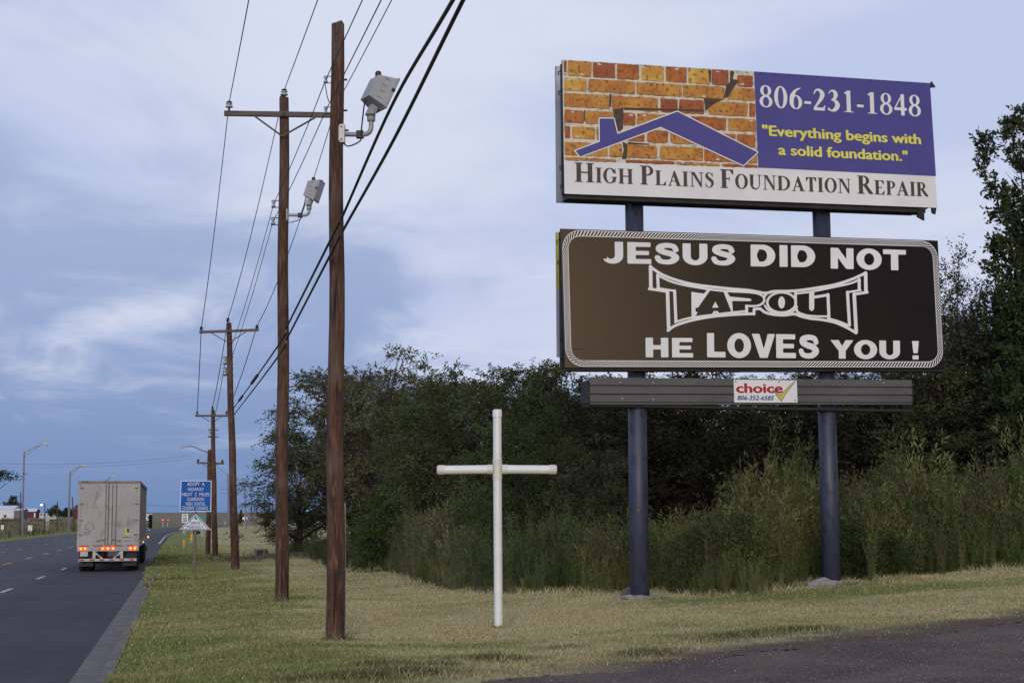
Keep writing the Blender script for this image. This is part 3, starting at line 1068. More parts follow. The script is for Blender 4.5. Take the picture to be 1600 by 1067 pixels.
def build_billboard():
    yaw = math.radians(17.6)
    uu = Vector((math.cos(yaw), math.sin(yaw), 0))
    ww = Vector((-math.sin(yaw), math.cos(yaw), 0))
    P0 = at_depth(880, 300, 29.0)
    PY = 0.50                                            # posts stand half a metre behind the sign faces
    B = meet(1000, 935, P0 + ww * PY, ww)
    B2 = meet(1300, 912, P0 + ww * PY, ww)
    root = thing('billboard', 'tall two deck roadside billboard on two dark blue round posts', 'billboard', B, yaw)

    def L(px, py, yo=0.0):
        p = meet(px, py, P0 + ww * yo, ww) - B
        return (p.dot(uu), p.z)
    yf = (P0 - B).dot(ww)                                # local y of the sign face plane

    def fr(a, c, n):
        return (a, yf - n, c)

    def poly(b, pts, n, mi):
        b.add([fr(p[0], p[1], n) for p in pts], [tuple(range(len(pts)))], mi)

    # posts ------------------------------------------------------
    top_z = L(993, 200)[1]
    for i, (bx, pad) in enumerate((((0.0, 0.0), (0, 0)), (((B2 - B).dot(uu), (B2 - B).z), (0, 0)))):
        x, z = bx
        b = MB()
        b.lathe([(0.184, z - 0.4), (0.184, z + 2.9), (0.181, z + 2.905), (0.181, top_z)], (x, PY + yf, 0), 28)
        po = b.build('post', M['steel_blue'], root)
        f = MB()
        rnd = random.Random(i + 2)
        n = 22
        rr = [rnd.uniform(.40, .50) * (1.25 if k in (0, 1, 11, 12) else 1) for k in range(n)]
        ring0 = [(x + rr[k] * math.cos(6.283 * k / n) * 1.1, PY + yf + rr[k] * math.sin(6.283 * k / n) * 0.8, z - 0.12) for k in range(n)]
        ring1 = [(p[0] * .95 + x * .05, p[1] * .95 + (PY + yf) * .05, z + 0.035 + rnd.uniform(-.02, .02)) for p in ring0]
        ring2 = [(x + .2 * math.cos(6.283 * k / n), PY + yf + .2 * math.sin(6.283 * k / n), z + 0.075 + rnd.uniform(-.015, .015) + (.07 * math.exp(-((k - 11) / 2.5) ** 2) if i else 0)) for k in range(n)]
        fs = [(k, (k + 1) % n, n + (k + 1) % n, n + k) for k in range(n)] + [(n + k, n + (k + 1) % n, 2 * n + (k + 1) % n, 2 * n + k) for k in range(n)]
        f.add(ring0 + ring1 + ring2, fs)
        f.build('footing', M['footing'], po)
        if i == 0:
            t = MB()
            q = L(990, 797, PY)
            t.box((q[0] + .02, yf + PY - .18, q[1]), (.06, .03, .08))
            t.build('tag_plate', M['rock_brown'], po)

    def board(name, label, face, mats, rear_px, draw, skirt_px):
        """face: four photo corners TL TR BR BL of the front; draw fills the art"""
        sb = thing(name, None, None)
        sb.parent = root
        sb['label'] = label
        tl, tr, br, bl = [np.array(L(*p)) for p in face]
        b = MB()
        v = [fr(*p, 0) for p in (tl, tr, br, bl)] + [fr(*p, -0.05) for p in (tl, tr, br, bl)]
        b.add(v, [(3, 2, 1, 0)], 0)
        b.add(v, [(0, 1, 5, 4), (1, 2, 6, 5), (2, 3, 7, 6), (3, 0, 4, 7), (4, 5, 6, 7)], 1)
        draw(b, tl, tr, br, bl)
        b.build('sign_face', mats, sb)
        # steel frame behind: horizontal stringers and uprights
        k = MB()
        W = tr - tl
        for q in (0.03, 0.35, 0.66, 0.96):
            a, c = tl + (bl - tl) * q, tr + (br - tr) * q
            mid = (a + c) / 2
            ang = math.atan2(c[1] - a[1], c[0] - a[0])
            k.box((mid[0], yf + 0.13, mid[1]), (np.hypot(*(c - a)) - .06, 0.12, 0.09), 0, Matrix.Rotation(-ang, 3, 'Y'))
        for q in (0.01, 0.2, 0.4, 0.6, 0.8, 0.985):
            a, c = tl + W * q, bl + (br - bl) * q
            k.bbox(min(a[0], c[0]) - .03, max(a[0], c[0]) + .03, yf + 0.2, yf + 0.28, c[1] + .02, a[1] - .02)
        k.build('frame', M['black_steel'], sb)
        # the sign that faces the other way
        r = MB()
        x0, z1 = L(rear_px[0], rear_px[1], 1.05)
        _, z0 = L(rear_px[0], rear_px[2], 1.05)
        x1 = x0 + (tr - tl)[0] * 0.985
        rise = (tr - tl)[1] * 0.9
        y0 = yf + 0.98
        vs = [(x0, y0, z0), (x1, y0, z0 + rise), (x1, y0, z1 + rise), (x0, y0, z1)]
        vs += [(p[0], y0 + .07, p[2]) for p in vs]
        r.add(vs, [(0, 1, 2, 3), (7, 6, 5, 4), (0, 4, 5, 1), (1, 5, 6, 2), (2, 6, 7, 3)], 0)
        zs = z0 + (z1 - z0) * 0.54
        e = rear_px[3]
        r.add([(x0 - .002, y0, z0), (x0 - .002, y0 + .07, z0), (x0 - .002, y0 + .07, zs), (x0 - .002, y0, zs)], [(0, 1, 2, 3)], 1)
        r.add([(x0 - .002, y0, zs), (x0 - .002, y0 + .07, zs), (x0 - .002, y0 + .07, z1), (x0 - .002, y0, z1)], [(0, 1, 2, 3)], e)
        xw = x0 + .13
        rz_ = rise * .13 / (x1 - x0)
        for za, zb, mi in ((z0, zs, 1), (zs, z1, e)):
            r.add([(x0, y0 - .004, za), (xw, y0 - .004, za + rz_), (xw, y0 - .004, zb + rz_), (x0, y0 - .004, zb)], [(0, 1, 2, 3)], mi)
        r.build('rear_panel', [M['black_steel'], M['grey_edge'], M['paint_yellow']], sb)
        # cross ties between front and rear, and small hooks along the rim
        for q in (0.04, 0.95):
            for hgt in (.12, .88):
                t = MB()
                a = bl + (br - bl) * q + (tl - bl) * hgt
                t.bbox(a[0] - .03, a[0] + .03, yf + .28, y0 - .006, a[1] - .03, a[1] + .03)
                t.build('tie_bar', M['black_steel'], sb)
        for hgt in (.08, .22, .78, .93):
            a = bl + (tl - bl) * hgt
            t = MB().path([(a[0] + .02, yf + .1, a[1]), (a[0] - .03, yf + .16, a[1] - .02), (a[0] - .01, yf + .18, a[1] - .08)], .012, 5)
            t.build('hook', M['black_steel'], sb)
        s = MB()
        a, c = np.array(L(*skirt_px[0], .2)), np.array(L(*skirt_px[1], .2))
        dz = skirt_px[2]
        s.prism([(a[0], a[1]), (c[0], c[1]), (c[0], c[1] + dz), (a[0], a[1] + dz)], (0, yf + .07, 0), (1, 0, 0), (0, 0, 1), (0, .28, 0))
        return sb, s, (tl, tr, br, bl)

    # upper sign --------------------------------------------------
    Z = lambda zx, zy: L(870 + zx / 4.85, 90 + zy / 4.85)         # enlargement 1: brick picture
    Q = lambda zx, zy: L(1170 + zx / 4.103, 90 + zy / 4.103)      # enlargement 2: blue field
    K = lambda zx, zy: L(860 + zx / 2.5806, 80 + zy / 2.5806)     # enlargement 3: whole sign

    def draw_upper(b, tl, tr, br, bl):
        WHT, BLU, YEL, BRN, MOR, SHD = 0, 2, 3, 4, 5, 6
        # picture of a cracked brick wall
        poly(b, [L(881.6, 250), L(1184.3, 262), L(1178.2, 112.2), L(878.6, 93.6)], .003, MOR)
        rnd = random.Random(8)
        ROWS = [((18, 135), 'R50-70 O85-260 R272-438 D455-620 Y640-805 D825-980 Y995-1155 R1170-1300 D1365-1482'),
                ((150, 247), 'Y50-222 O238-590 O603-942 O955-1268 O1292-1496'),
                ((266, 372), 'O50-396 O415-764 R785-914 R925-1112 O1150-1442 D1456-1500'),
                ((392, 490), 'D50-202 O215-420 D503-592 O608-1000 D1012-1280 O1298-1508'),
                ((516, 610), 'D50-98 Y115-285 O300-482 D530-662 D685-840 O860-1050 D1062-1350 D1364-1500'),
                ((636, 738), 'O54-380 O398-492 O530-756 O780-1104 D1116-1400 O1412-1520'),
                ((752, 776), 'O56-450 D520-890 O905-1230 D1250-1520')]
        for (y0, y1), row in ROWS:
            for it in row.split():
                c = it[0]
                x0, x1 = map(float, it[1:].split('-'))
                sl = 0.062 - 0.022 * (y0 - 18) / 734
                A, Bq = y0 + 4, y1
                if it == 'D1365-1482':
                    A += 28
                cx0, cx1 = max(x0, 52 + (y0 + y1) * .006), min(x1, 1490 + (y0 / 25))
                pts = []
                nx = max(2, int((cx1 - cx0) / 26))
                r = 7
                top = [(cx0 + r + (cx1 - cx0 - 2 * r) * i / nx, A) for i in range(nx + 1)]
                rgt = [(cx1, A + r + (Bq - A - 2 * r) * i / 3) for i in range(4)]
                bot = [(p[0], Bq) for p in top[::-1]]
                lft = [(p[0] - (cx1 - cx0), p[1]) for p in rgt[::-1]]
                for px_, py_ in top + rgt + bot + lft:
                    pts.append((px_ + rnd.uniform(-3, 3), py_ + rnd.uniform(-3.5, 3.5)))
                m = {'O': 7, 'Y': 8, 'R': 9, 'D': 10}[c]
                for off, n, mi in ((3.5, .0045, SHD), (0, .006, m)):
                    poly(b, [Z(p[0] + off * .7, p[1] + off + sl * (p[0] - 50)) for p in pts][::-1], n, mi)
                if rnd.random() < .5:        # worn pale patch
                    ex, ey = rnd.uniform(cx0 + 10, cx1 - 20), rnd.choice((A + 14, Bq - 14))
                    q = [(ex + rnd.uniform(9, 22) * math.cos(a), ey + rnd.uniform(4, 10) * math.sin(a)) for a in np.linspace(0, 6.28, 9)[:-1]]
                    poly(b, [Z(p[0], p[1] + sl * (p[0] - 50)) for p in q][::-1], .0072, MOR)
        cracks = [[(1312, 100), (1345, 112), (1332, 165), (1380, 175), (1340, 230), (1300, 300), (1262, 312), (1282, 215), (1310, 190)],
                  [(424, 398), (500, 382), (506, 430), (500, 545), (462, 560), (430, 470)],
                  [(496, 380), (760, 388), (1118, 398), (1115, 414), (800, 404), (520, 400)],
                  [(1112, 308), (1268, 316), (1200, 350), (1165, 370), (1124, 410)],
                  [(496, 640), (535, 655), (528, 772), (492, 770), (505, 700)],
                  [(535, 642), (700, 655), (700, 664), (540, 660)], [(398, 280), (414, 282), (412, 378), (400, 376)],
                  [(204, 400), (216, 402), (212, 490), (204, 484)], [(1150, 90), (1168, 96), (1166, 190), (1154, 180)]]
        for c in cracks:
            poly(b, [Z(*p) for p in c][::-1], .0085, SHD)
        # the blue field
        poly(b, [L(1184.6, 262.2), L(1462.3, 275.6), L(1452.9, 130.4), L(1178.0, 112.1)], .005, BLU)
        # roof line mark, white outline then blue
        roof = [(140, 708), (325, 640), (322, 465), (430, 465), (458, 582), (912, 412), (1518, 720), (1412, 818), (785, 527), (175, 752)]
        f = d_poly(*roof)
        V, Fc = shape_mesh(lambda X, Y: f(X, Y) - 8, 120, 1540, 395, 840, 300, 100)
        b.add([fr(*Z(*p), .010) for p in V], [t[::-1] for t in Fc], WHT)
        V, Fc = shape_mesh(f, 120, 1540, 395, 840, 300, 100)
        b.add([fr(*Z(*p), .013) for p in V], [t[::-1] for t in Fc], BLU)
        put(b, glyph_line('806-231-1848', SERIF, .03), fr, Q(66, 318), Q(1108, 381), Q(62, 178), .010, WHT)
        put(b, font_line('"Everything begins with'), fr, Q(90, 500), Q(1100, 557), Q(85, 432), .010, YEL, .045)
        put(b, font_line('a solid foundation."'), fr, Q(192, 624), Q(1016, 666), Q(188, 556), .010, YEL, .045)
        put(b, glyph_line('High Plains Foundation Repair', SERIF, .035, .78, .30), fr, K(98, 527), K(1526, 587), K(97, 449), .006, BRN)
        # creases and a fastener row on the vinyl's hem
        for i in range(26):
            q = (i + .5) / 26
            a = tl + (tr - tl) * q + (bl - tl) * .008
            poly(b, [(a[0] - .012, a[1] - .012), (a[0] + .012, a[1] - .012), (a[0] + .012, a[1] + .012), (a[0] - .012, a[1] + .012)], .015, 1)

    mats = [M['vinyl_white'], M['black_steel'], M['vinyl_blue'], M['vinyl_yellow'], M['vinyl_brown'], M['mortar'], M['print_shadow'], M['brickO'], M['brickY'], M['brickR'], M['brickD']]
    sb, s, (tl, tr, br, bl) = board('upper_sign', 'white, brick and blue sign of a foundation repair firm, on top', [(878.6, 93.6), (1452.9, 130.4), (1464.5, 324.9), (882, 302.8)], mats, (867, 105, 317, 1), draw_upper, ((883, 312.5), (1441, 334.5), .26))
    # loose hem flag and hanging brackets at the right-hand end
    a = np.array(L(1455, 131))
    s.prism([(a[0] - .03, a[1] - .02), (a[0] + .03, a[1] + .06), (a[0] + .12, a[1] - .06), (a[0] + .01, a[1] - .08)], (0, yf + .02, 0), (1, 0, 0), (0, 0, 1), (0, .03, 0))
    a = np.array(L(1442, 334))
    s.prism([(a[0] - .07, a[1] + .12), (a[0] + .06, a[1] + .12), (a[0] + .06, a[1] - .13), (a[0] - .10, a[1] - .06)], (0, yf + .04, 0), (1, 0, 0), (0, 0, 1), (0, .05, 0))
    a = np.array(L(1463, 330))
    s.prism([(a[0] - .08, a[1] + .08), (a[0] + .03, a[1] + .08), (a[0] + .0, a[1] - .06), (a[0] - .07, a[1] - .03)], (0, yf + .03, 0), (1, 0, 0), (0, 0, 1), (0, .05, 0))
    s.build('bottom_beam', M['black_steel'], sb)

    # lower sign --------------------------------------------------
    J = lambda zx, zy: L(940 + zx / 3.2, 360 + zy / 3.2)
    T = lambda zx, zy: L(1000 + zx / 3.8095, 380 + zy / 3.8095)

    def draw_lower(b, tl, tr, br, bl):
        for txt, x0, y0, x1, y1, hh in (('JESUS', 8, 164, 668, 176, 108), ('DID', 745, 180, 1068, 185, 109), ('NOT', 1145, 191, 1522, 201, 104), ('HE', 220, 634, 457, 635, 98), ('LOVES', 527, 634, 1087, 640, 121), ('YOU', 1145, 641, 1492, 643, 93), ('!', 1552, 645, 1586, 645, 92)):
            ln = glyph_line(txt, BLOCK, .03)
            xs = [v[0] for v in ln[0]]
            ln = ([(v[0] - min(xs), v[1]) for v in ln[0]], ln[1], max(xs) - min(xs))
            put(b, ln, fr, J(x0, y0), J(x1, y1), J(x0 - 1, y0 - hh), .006, 2)
        # outlined five-letter emblem with flared ends
        S = lambda pts, r, sm=True: d_stroke(pts, r, sm)
        parts = [
            S([(62, 142), (150, 196), (300, 242), (500, 268), (650, 281), (742, 297), (795, 287), (868, 286), (940, 282), (1040, 268), (1160, 247), (1260, 215), (1342, 178)], 8),
            S([(62, 140), (64, 270)], 10.5, False), S([(54, 272), (165, 288)], 8, False), S([(163, 288), (170, 512)], 10.5, False),
            S([(166, 520), (210, 490), (300, 461), (420, 438), (560, 425), (676, 420)], 8), S([(678, 422), (678, 392), (716, 390)], 8, False),
            S([(716, 390), (745, 412), (800, 425), (860, 428), (918, 422), (960, 436), (1020, 449), (1080, 455), (1160, 472), (1230, 502), (1286, 535)], 8),
            S([(1342, 178), (1344, 290)], 10.5, False), S([(1352, 292), (1272, 304)], 8, False), S([(1274, 304), (1286, 528)], 10.5, False),
            S([(104, 192), (200, 234), (330, 262), (480, 283), (640, 292), (705, 302), (738, 322)], 6),
            S([(104, 190), (108, 264)], 9, False), S([(102, 268), (205, 284)], 6, False), S([(205, 284), (213, 462)], 9, False),
            S([(208, 470), (290, 446), (420, 428), (560, 411), (634, 404)], 6), S([(634, 408), (634, 374)], 9, False), S([(630, 374), (700, 372), (736, 350), (738, 322), (748, 305)], [6, 6, 7, 7, 9]),
            SUB(d_ell(842, 353, 92, 66), d_ell(842, 353, 78, 53)), d_ell(842, 353, 20, 36),
            S([(742, 372), (770, 402), (835, 418), (900, 410), (934, 380)], 6),
            S([(930, 300), (1020, 288), (1150, 262), (1250, 240), (1304, 218)], 6), S([(1304, 216), (1304, 276)], 9, False), S([(1312, 280), (1232, 292)], 6, False), S([(1234, 292), (1246, 486)], 9, False),
            S([(1246, 492), (1180, 465), (1118, 448)], 6),
            S([(925, 292), (930, 396), (968, 424), (1030, 434), (1116, 436)], [8, 8, 7, 6, 6]),
            U(d_rect(1006, 290, 1036, 385), d_ell(1021, 385, 15, 18)), S([(1034, 322), (1120, 308)], 8, False), S([(1118, 306), (1124, 450)], 9, False),
            d_poly((305, 290), (345, 296), (380, 300), (408, 268), (424, 270), (344, 384), (329, 384), (330, 408), (342, 410), (328, 438), (306, 438)),
            d_poly((494, 284), (516, 288), (534, 318), (655, 330), (664, 338), (656, 345), (548, 344), (552, 412), (544, 410)),
            d_poly((448, 348), (467, 384), (428, 384)), d_poly((424, 430), (438, 404), (462, 404), (480, 430), (464, 430), (450, 412), (436, 432)),
        ]
        V, Fc = shape_mesh(U(*parts), 30, 1370, 110, 560, 670, 225)
        b.add([fr(*T(*p), .006) for p in V], [t[::-1] for t in Fc], 2)
        # chain-pattern border
        ex, ey = (br - bl + tr - tl) / 2, (tl - bl + tr - br) / 2
        W, H = np.hypot(*ex), np.hypot(*ey)
        ex, ey = ex / W, ey / H
        o = (tl + tr + br + bl) / 4 - ex * W / 2 - ey * H / 2

        def loop(ins, R, n):
            x0, x1, z0, z1 = ins, W - ins, ins, H - ins
            pts = []
            for cx_, cz_, a0 in ((x1 - R, z0 + R, -90), (x1 - R, z1 - R, 0), (x0 + R, z1 - R, 90), (x0 + R, z0 + R, 180)):
                for k in range(9):
                    a = math.radians(a0 + 90 * k / 8)
                    pts.append((cx_ + R * math.cos(a), cz_ + R * math.sin(a)))
            pts = np.array(pts + [pts[0]])
            d = np.r_[0, np.cumsum(np.hypot(*np.diff(pts, axis=0).T))]
            q = np.linspace(0, d[-1], n + 1)[:-1]
            return np.stack([np.interp(q, d, pts[:, 0]), np.interp(q, d, pts[:, 1])], -1)
        n = 300
        wd = 0.12
        c0, c1 = loop(.018, .36, n), loop(.018 + wd, .36 - wd, n)
        g = lambda p, q: fr(*(o + ex * p[0] + ey * p[1]), q)
        for inner, outer in ((0.0, .09), (.90, 1.0)):
            for k in range(n):
                a, c = k, (k + 1) % n
                b.add([g(c0[i] + (c1[i] - c0[i]) * t, .005) for i, t in ((a, inner), (c, inner), (c, outer), (a, outer))], [(0, 1, 2, 3)], 2)
        for k in range(0, n):
            p0, p1 = c0[k], c0[(k + 1) % n]
            i0, i1 = c1[(k + 1) % n], c1[(k + 2) % n]
            f_ = lambda p, q, t: p + (q - p) * t
            b.add([g(f_(p0, i0, .1), .005), g(f_(f_(p0, p1, .42), f_(i0, i1, .42), .1), .005), g(f_(f_(p0, p1, .42), f_(i0, i1, .42), .9), .005), g(f_(p0, i0, .9), .005)], [(0, 1, 2, 3)], 2)
        # seam and small dents in the vinyl
        for px, py, w in ((905, 545, 34), (965, 467, 6)):
            a = np.array(L(px, py))
            poly(b, [(a[0] - w * .006, a[1]), (a[0], a[1] - .012), (a[0] + w * .006, a[1]), (a[0], a[1] + .012)], .004, 1)

    mats = [M['vinyl_black'], M['black_steel'], M['vinyl_white']]
    sb, s, (tl, tr, br, bl) = board('lower_sign', 'black sign with white block lettering and a white chain border', [(876, 357.4), (1465.3, 376), (1475.4, 575.2), (883, 574.4)], mats, (868, 364, 558, 2), draw_lower, ((884, 580), (1472, 581), .16))
    s.build('bottom_beam', M['black_steel'], sb)

    # slatted apron with the owner's plate ---------------------------
    ap = thing('apron', None, None)
    ap.parent = root
    yo = 0.22
    c = [np.array(L(px, py, yo)) for px, py in ((921, 590), (1423, 594), (1423, 632), (921, 632))]
    ya = yf + yo
    prof = [(0, 0), (.0, .045), (.27, .035), (.285, -.02), (.335, -.02), (.35, .05), (.59, .038), (.605, -.02), (.655, -.02), (.67, .05), (.905, .038), (.92, -.01), (.945, -.01), (.955, .06), (1.0, .06), (1.0, 0)]
    b = MB()
    vs = []
    for q in (0, 1):
        for t, d in prof:
            p = (c[0] + (c[1] - c[0]) * q) * (1 - t) + (c[3] + (c[2] - c[3]) * q) * t
            vs.append((p[0], ya - d, p[1]))
    n = len(prof)
    b.add(vs, [(i, i + 1, n + i + 1, n + i) for i in range(n - 1)] + [tuple(range(n)), tuple(range(2 * n - 1, n - 1, -1))])
    x0, x1 = c[0][0], c[1][0]
    MB().bbox(x0 - .06, x0 - .004, ya + .03, ya + .30, c[3][1] + .03, c[0][1] - .06).build('side_panel', M['black_steel'], ap)
    MB().bbox(x1 + .004, x1 + .05, ya - .0, ya + .75, c[2][1] + .03, c[1][1] - .06).build('side_panel', M['black_steel'], ap)
    MB().bbox(x0, x1, ya + .012, ya + .32, c[3][1] - .03, c[3][1] + .02).build('walkway', M['black_steel'], ap)
    for px, py in ((968.5, 597.5), (971, 623), (1019, 597.5), (1019, 624), (1379, 599)):
        p = L(px, py, yo)
        b.lathe([(.014, 0), (.014, .02)], (p[0], ya - .036, p[1]), 6, 1, Matrix.Rotation(math.pi / 2, 3, 'X'))
    b.build('siding', [M['siding'], M['pale_steel']], ap)
    C = lambda zx, zy: L(1120 + zx / 11.43, 580 + zy / 11.43, yo)
    b = MB()
    cs = [C(*p) for p in ((272, 155), (1396, 168), (1410, 562), (285, 562))]
    y1 = ya - .055
    v = [(p[0], y1 - .022, p[1]) for p in cs] + [(p[0], y1, p[1]) for p in cs]
    b.add(v, [(3, 2, 1, 0), (0, 1, 5, 4), (1, 2, 6, 5), (2, 3, 7, 6), (3, 0, 4, 7), (4, 5, 6, 7)], 0)
    fp = lambda a, cc, nn: (a, y1 - .022 - nn, cc)
    put(b, font_line('choice'), fp, C(325, 385), C(1138, 387), C(318, 212), .004, 1, .05)
    put(b, font_line('806-352-6585', 0, .2), fp, C(338, 516), C(985, 522), C(338, 432), .004, 2, .03)
    chk = [(965, 330), (1005, 370), (1110, 430), (1210, 320), (1365, 182), (1300, 270), (1200, 400), (1120, 540), (1085, 500)]
    f = d_poly(*chk)
    V, Fc = shape_mesh(lambda X, Y: f(X, Y) - 5, 940, 1390, 160, 570, 90, 82)
    b.add([fp(*C(*p), .006) for p in V], [t[::-1] for t in Fc], 2)
    V, Fc = shape_mesh(lambda X, Y: f(X, Y) + 3, 940, 1390, 160, 570, 90, 82)
    b.add([fp(*C(*p), .008) for p in V], [t[::-1] for t in Fc], 3)
    for p in ((305, 190), (1075, 195), (1362, 525)):
        q = C(*p)
        b.lathe([(.012, 0), (.012, .012)], (q[0], y1 - .022, q[1]), 6, 4, Matrix.Rotation(math.pi / 2, 3, 'X'))
    b.build('nameplate', [M['vinyl_white'], M['sign_red'], M['sign_navy'], M['paint_yellow'], M['dark']], ap, label='white plate with a red word, a blue phone number and a yellow tick')
    # a brown lump of broken concrete by the left post
    p = at(981, 931)
    rk = MB()
    rnd = random.Random(3)
    vs = []
    for zc_, r in ((-.05, .15), (.07, .16), (.15, .09)):
        for k in range(8):
            a = k * .785
            vs.append((r * math.cos(a) * rnd.uniform(.75, 1.2), r * math.sin(a) * rnd.uniform(.6, 1), zc_ + .35 * r * math.cos(a) + rnd.uniform(-.02, .02)))
    fs = [(i * 8 + k, i * 8 + (k + 1) % 8, (i + 1) * 8 + (k + 1) % 8, (i + 1) * 8 + k) for i in range(2) for k in range(8)] + [tuple(range(16, 24))]
    rk.add(vs, fs)
    o = rk.build('rock', mat('brown_rock', (0.13, 0.10, 0.08), 0.9, (0.08, 0.06, 0.05), 9, bump=.5), None, p)
    tag(o, 'brown rock lying against the left billboard post', 'rock')
    print('POST', tuple(B), h(B.x, B.y), tuple(B2), h(B2.x, B2.y))


build_billboard()


# ------------------------------------------------------------------ white pipe cross
M['pvc'] = mat('white_pipe_plastic', (0.70, 0.70, 0.69), 0.38, (0.62, 0.62, 0.61), 2.2, 6, spec=.5)
M['pvc_cream'] = mat('cream_pipe_fitting', (0.63, 0.62, 0.56), 0.4, (0.55, 0.54, 0.48), 6)
M['dirt'] = mat('red_dirt', (0.14, 0.075, 0.05), 0.95, (0.09, 0.06, 0.04), 12)


def build_cross():
    B = at(779, 978)
    r = thing('cross', 'tall white plastic pipe cross standing alone on the dry lawn', 'cross', B)
    g = lambda px, py: at_depth(px, py, B.y) - B
    T, A, C, D = g(777, 643), g(686, 734), g(867, 733.5), g(777.2, 733)
    up = T.normalized()
    R = 6.7 / F_PX * B.y
    b = MB()
    b.tube(up * -.25, D - up * .10, R, n=24)
    b.tube(D + up * .10, T - up * .02, R, n=24)
    b.build('upright', M['pvc'], r)
    ax = (C - A).normalized()
    b = MB()
    b.tube(A + ax * .02, D - ax * .10, R, n=24)
    b.tube(D + ax * .10, C - ax * .02, R, n=24)
    b.build('crossbar', M['pvc'], r)
    b = MB()
    b.tube(D - up * .17, D + up * .17, R * 1.10, n=24)
    b.tube(D - ax * .17, D - ax * R * 1.05, R * 1.10, n=24)
    b.tube(D + ax * R * 1.05, D + ax * .17, R * 1.10, n=24)
    b.build('joint', M['pvc_cream'], r)
    for P, d in ((T, up), (A, -ax), (C, ax)):
        b = MB()
        b.path([P - d * .09, P - d * .0, P + d * .025, P + d * .035], [R * 1.12, R * 1.12, R * 1.0, R * .75], 24)
        b.build('end_cap', M['pvc_cream'] if P is not T else M['pvc'], r)
    b = MB()
    rnd = random.Random(2)
    vs = [(math.cos(k * .4488) * rnd.uniform(.11, .17), math.sin(k * .4488) * rnd.uniform(.09, .14), -.01) for k in range(14)]
    b.add(vs + [(0, 0, .035)], [(k, (k + 1) % 14, 14) for k in range(14)])
    b.build('soil_collar', M['dirt'], r)


build_cross()

# ------------------------------------------------------------------ utility poles, floodlights, wires
PT = {}                                                  # where wires tie on


def sag(a, b, d, n=14):
    a, b = Vector(a), Vector(b)
    return [a.lerp(b, i / n) - Vector((0, 0, 4 * d * (i / n) * (1 - i / n))) for i in range(n + 1)]


def insulator(parent, base, size, name='insulator', dark=False):
    b = MB()
    s = size
    b.lathe([(.12 * s, -.55 * s), (.12 * s, -.05 * s)], base, 6, 1)
    b.lathe([(.18 * s, -.05 * s), (.46 * s, .0), (.46 * s, .12 * s), (.26 * s, .16 * s), (.24 * s, .32 * s), (.40 * s, .36 * s), (.40 * s, .46 * s), (.22 * s, .50 * s)], base, 12, 1 if dark else 0)
    b.lathe([(.24 * s, .50 * s), (.34 * s, .58 * s), (.30 * s, .70 * s), (.12 * s, .76 * s)], base, 10, 1)
    b.build(name, [M['porcelain'], M['dark']], parent)
    return Vector(base) + Vector((0, 0, .62 * s))


def spool(parent, c, tow, size):
    """clevis with a spool insulator held out from the pole; tow points back to the pole"""
    c, tow = Vector(c), Vector(tow)
    s = size
    b = MB()
    b.lathe([(.26 * s, -.42 * s), (.34 * s, -.3 * s), (.18 * s, -.1 * s), (.18 * s, .1 * s), (.34 * s, .3 * s), (.26 * s, .42 * s)], c, 12, 0)
    for dz in (-.5, .5):
        a = c + Vector((0, 0, dz * s))
        b.path([a - tow * .3 * s, a + tow * 1.15 * s], .07 * s, 6, 1)
    b.tube(c - Vector((0, 0, .6 * s)), c + Vector((0, 0, .6 * s)), .06 * s, n=6, mat=1)
    b.build('spool_insulator', [M['porcelain'], M['dark']], parent)


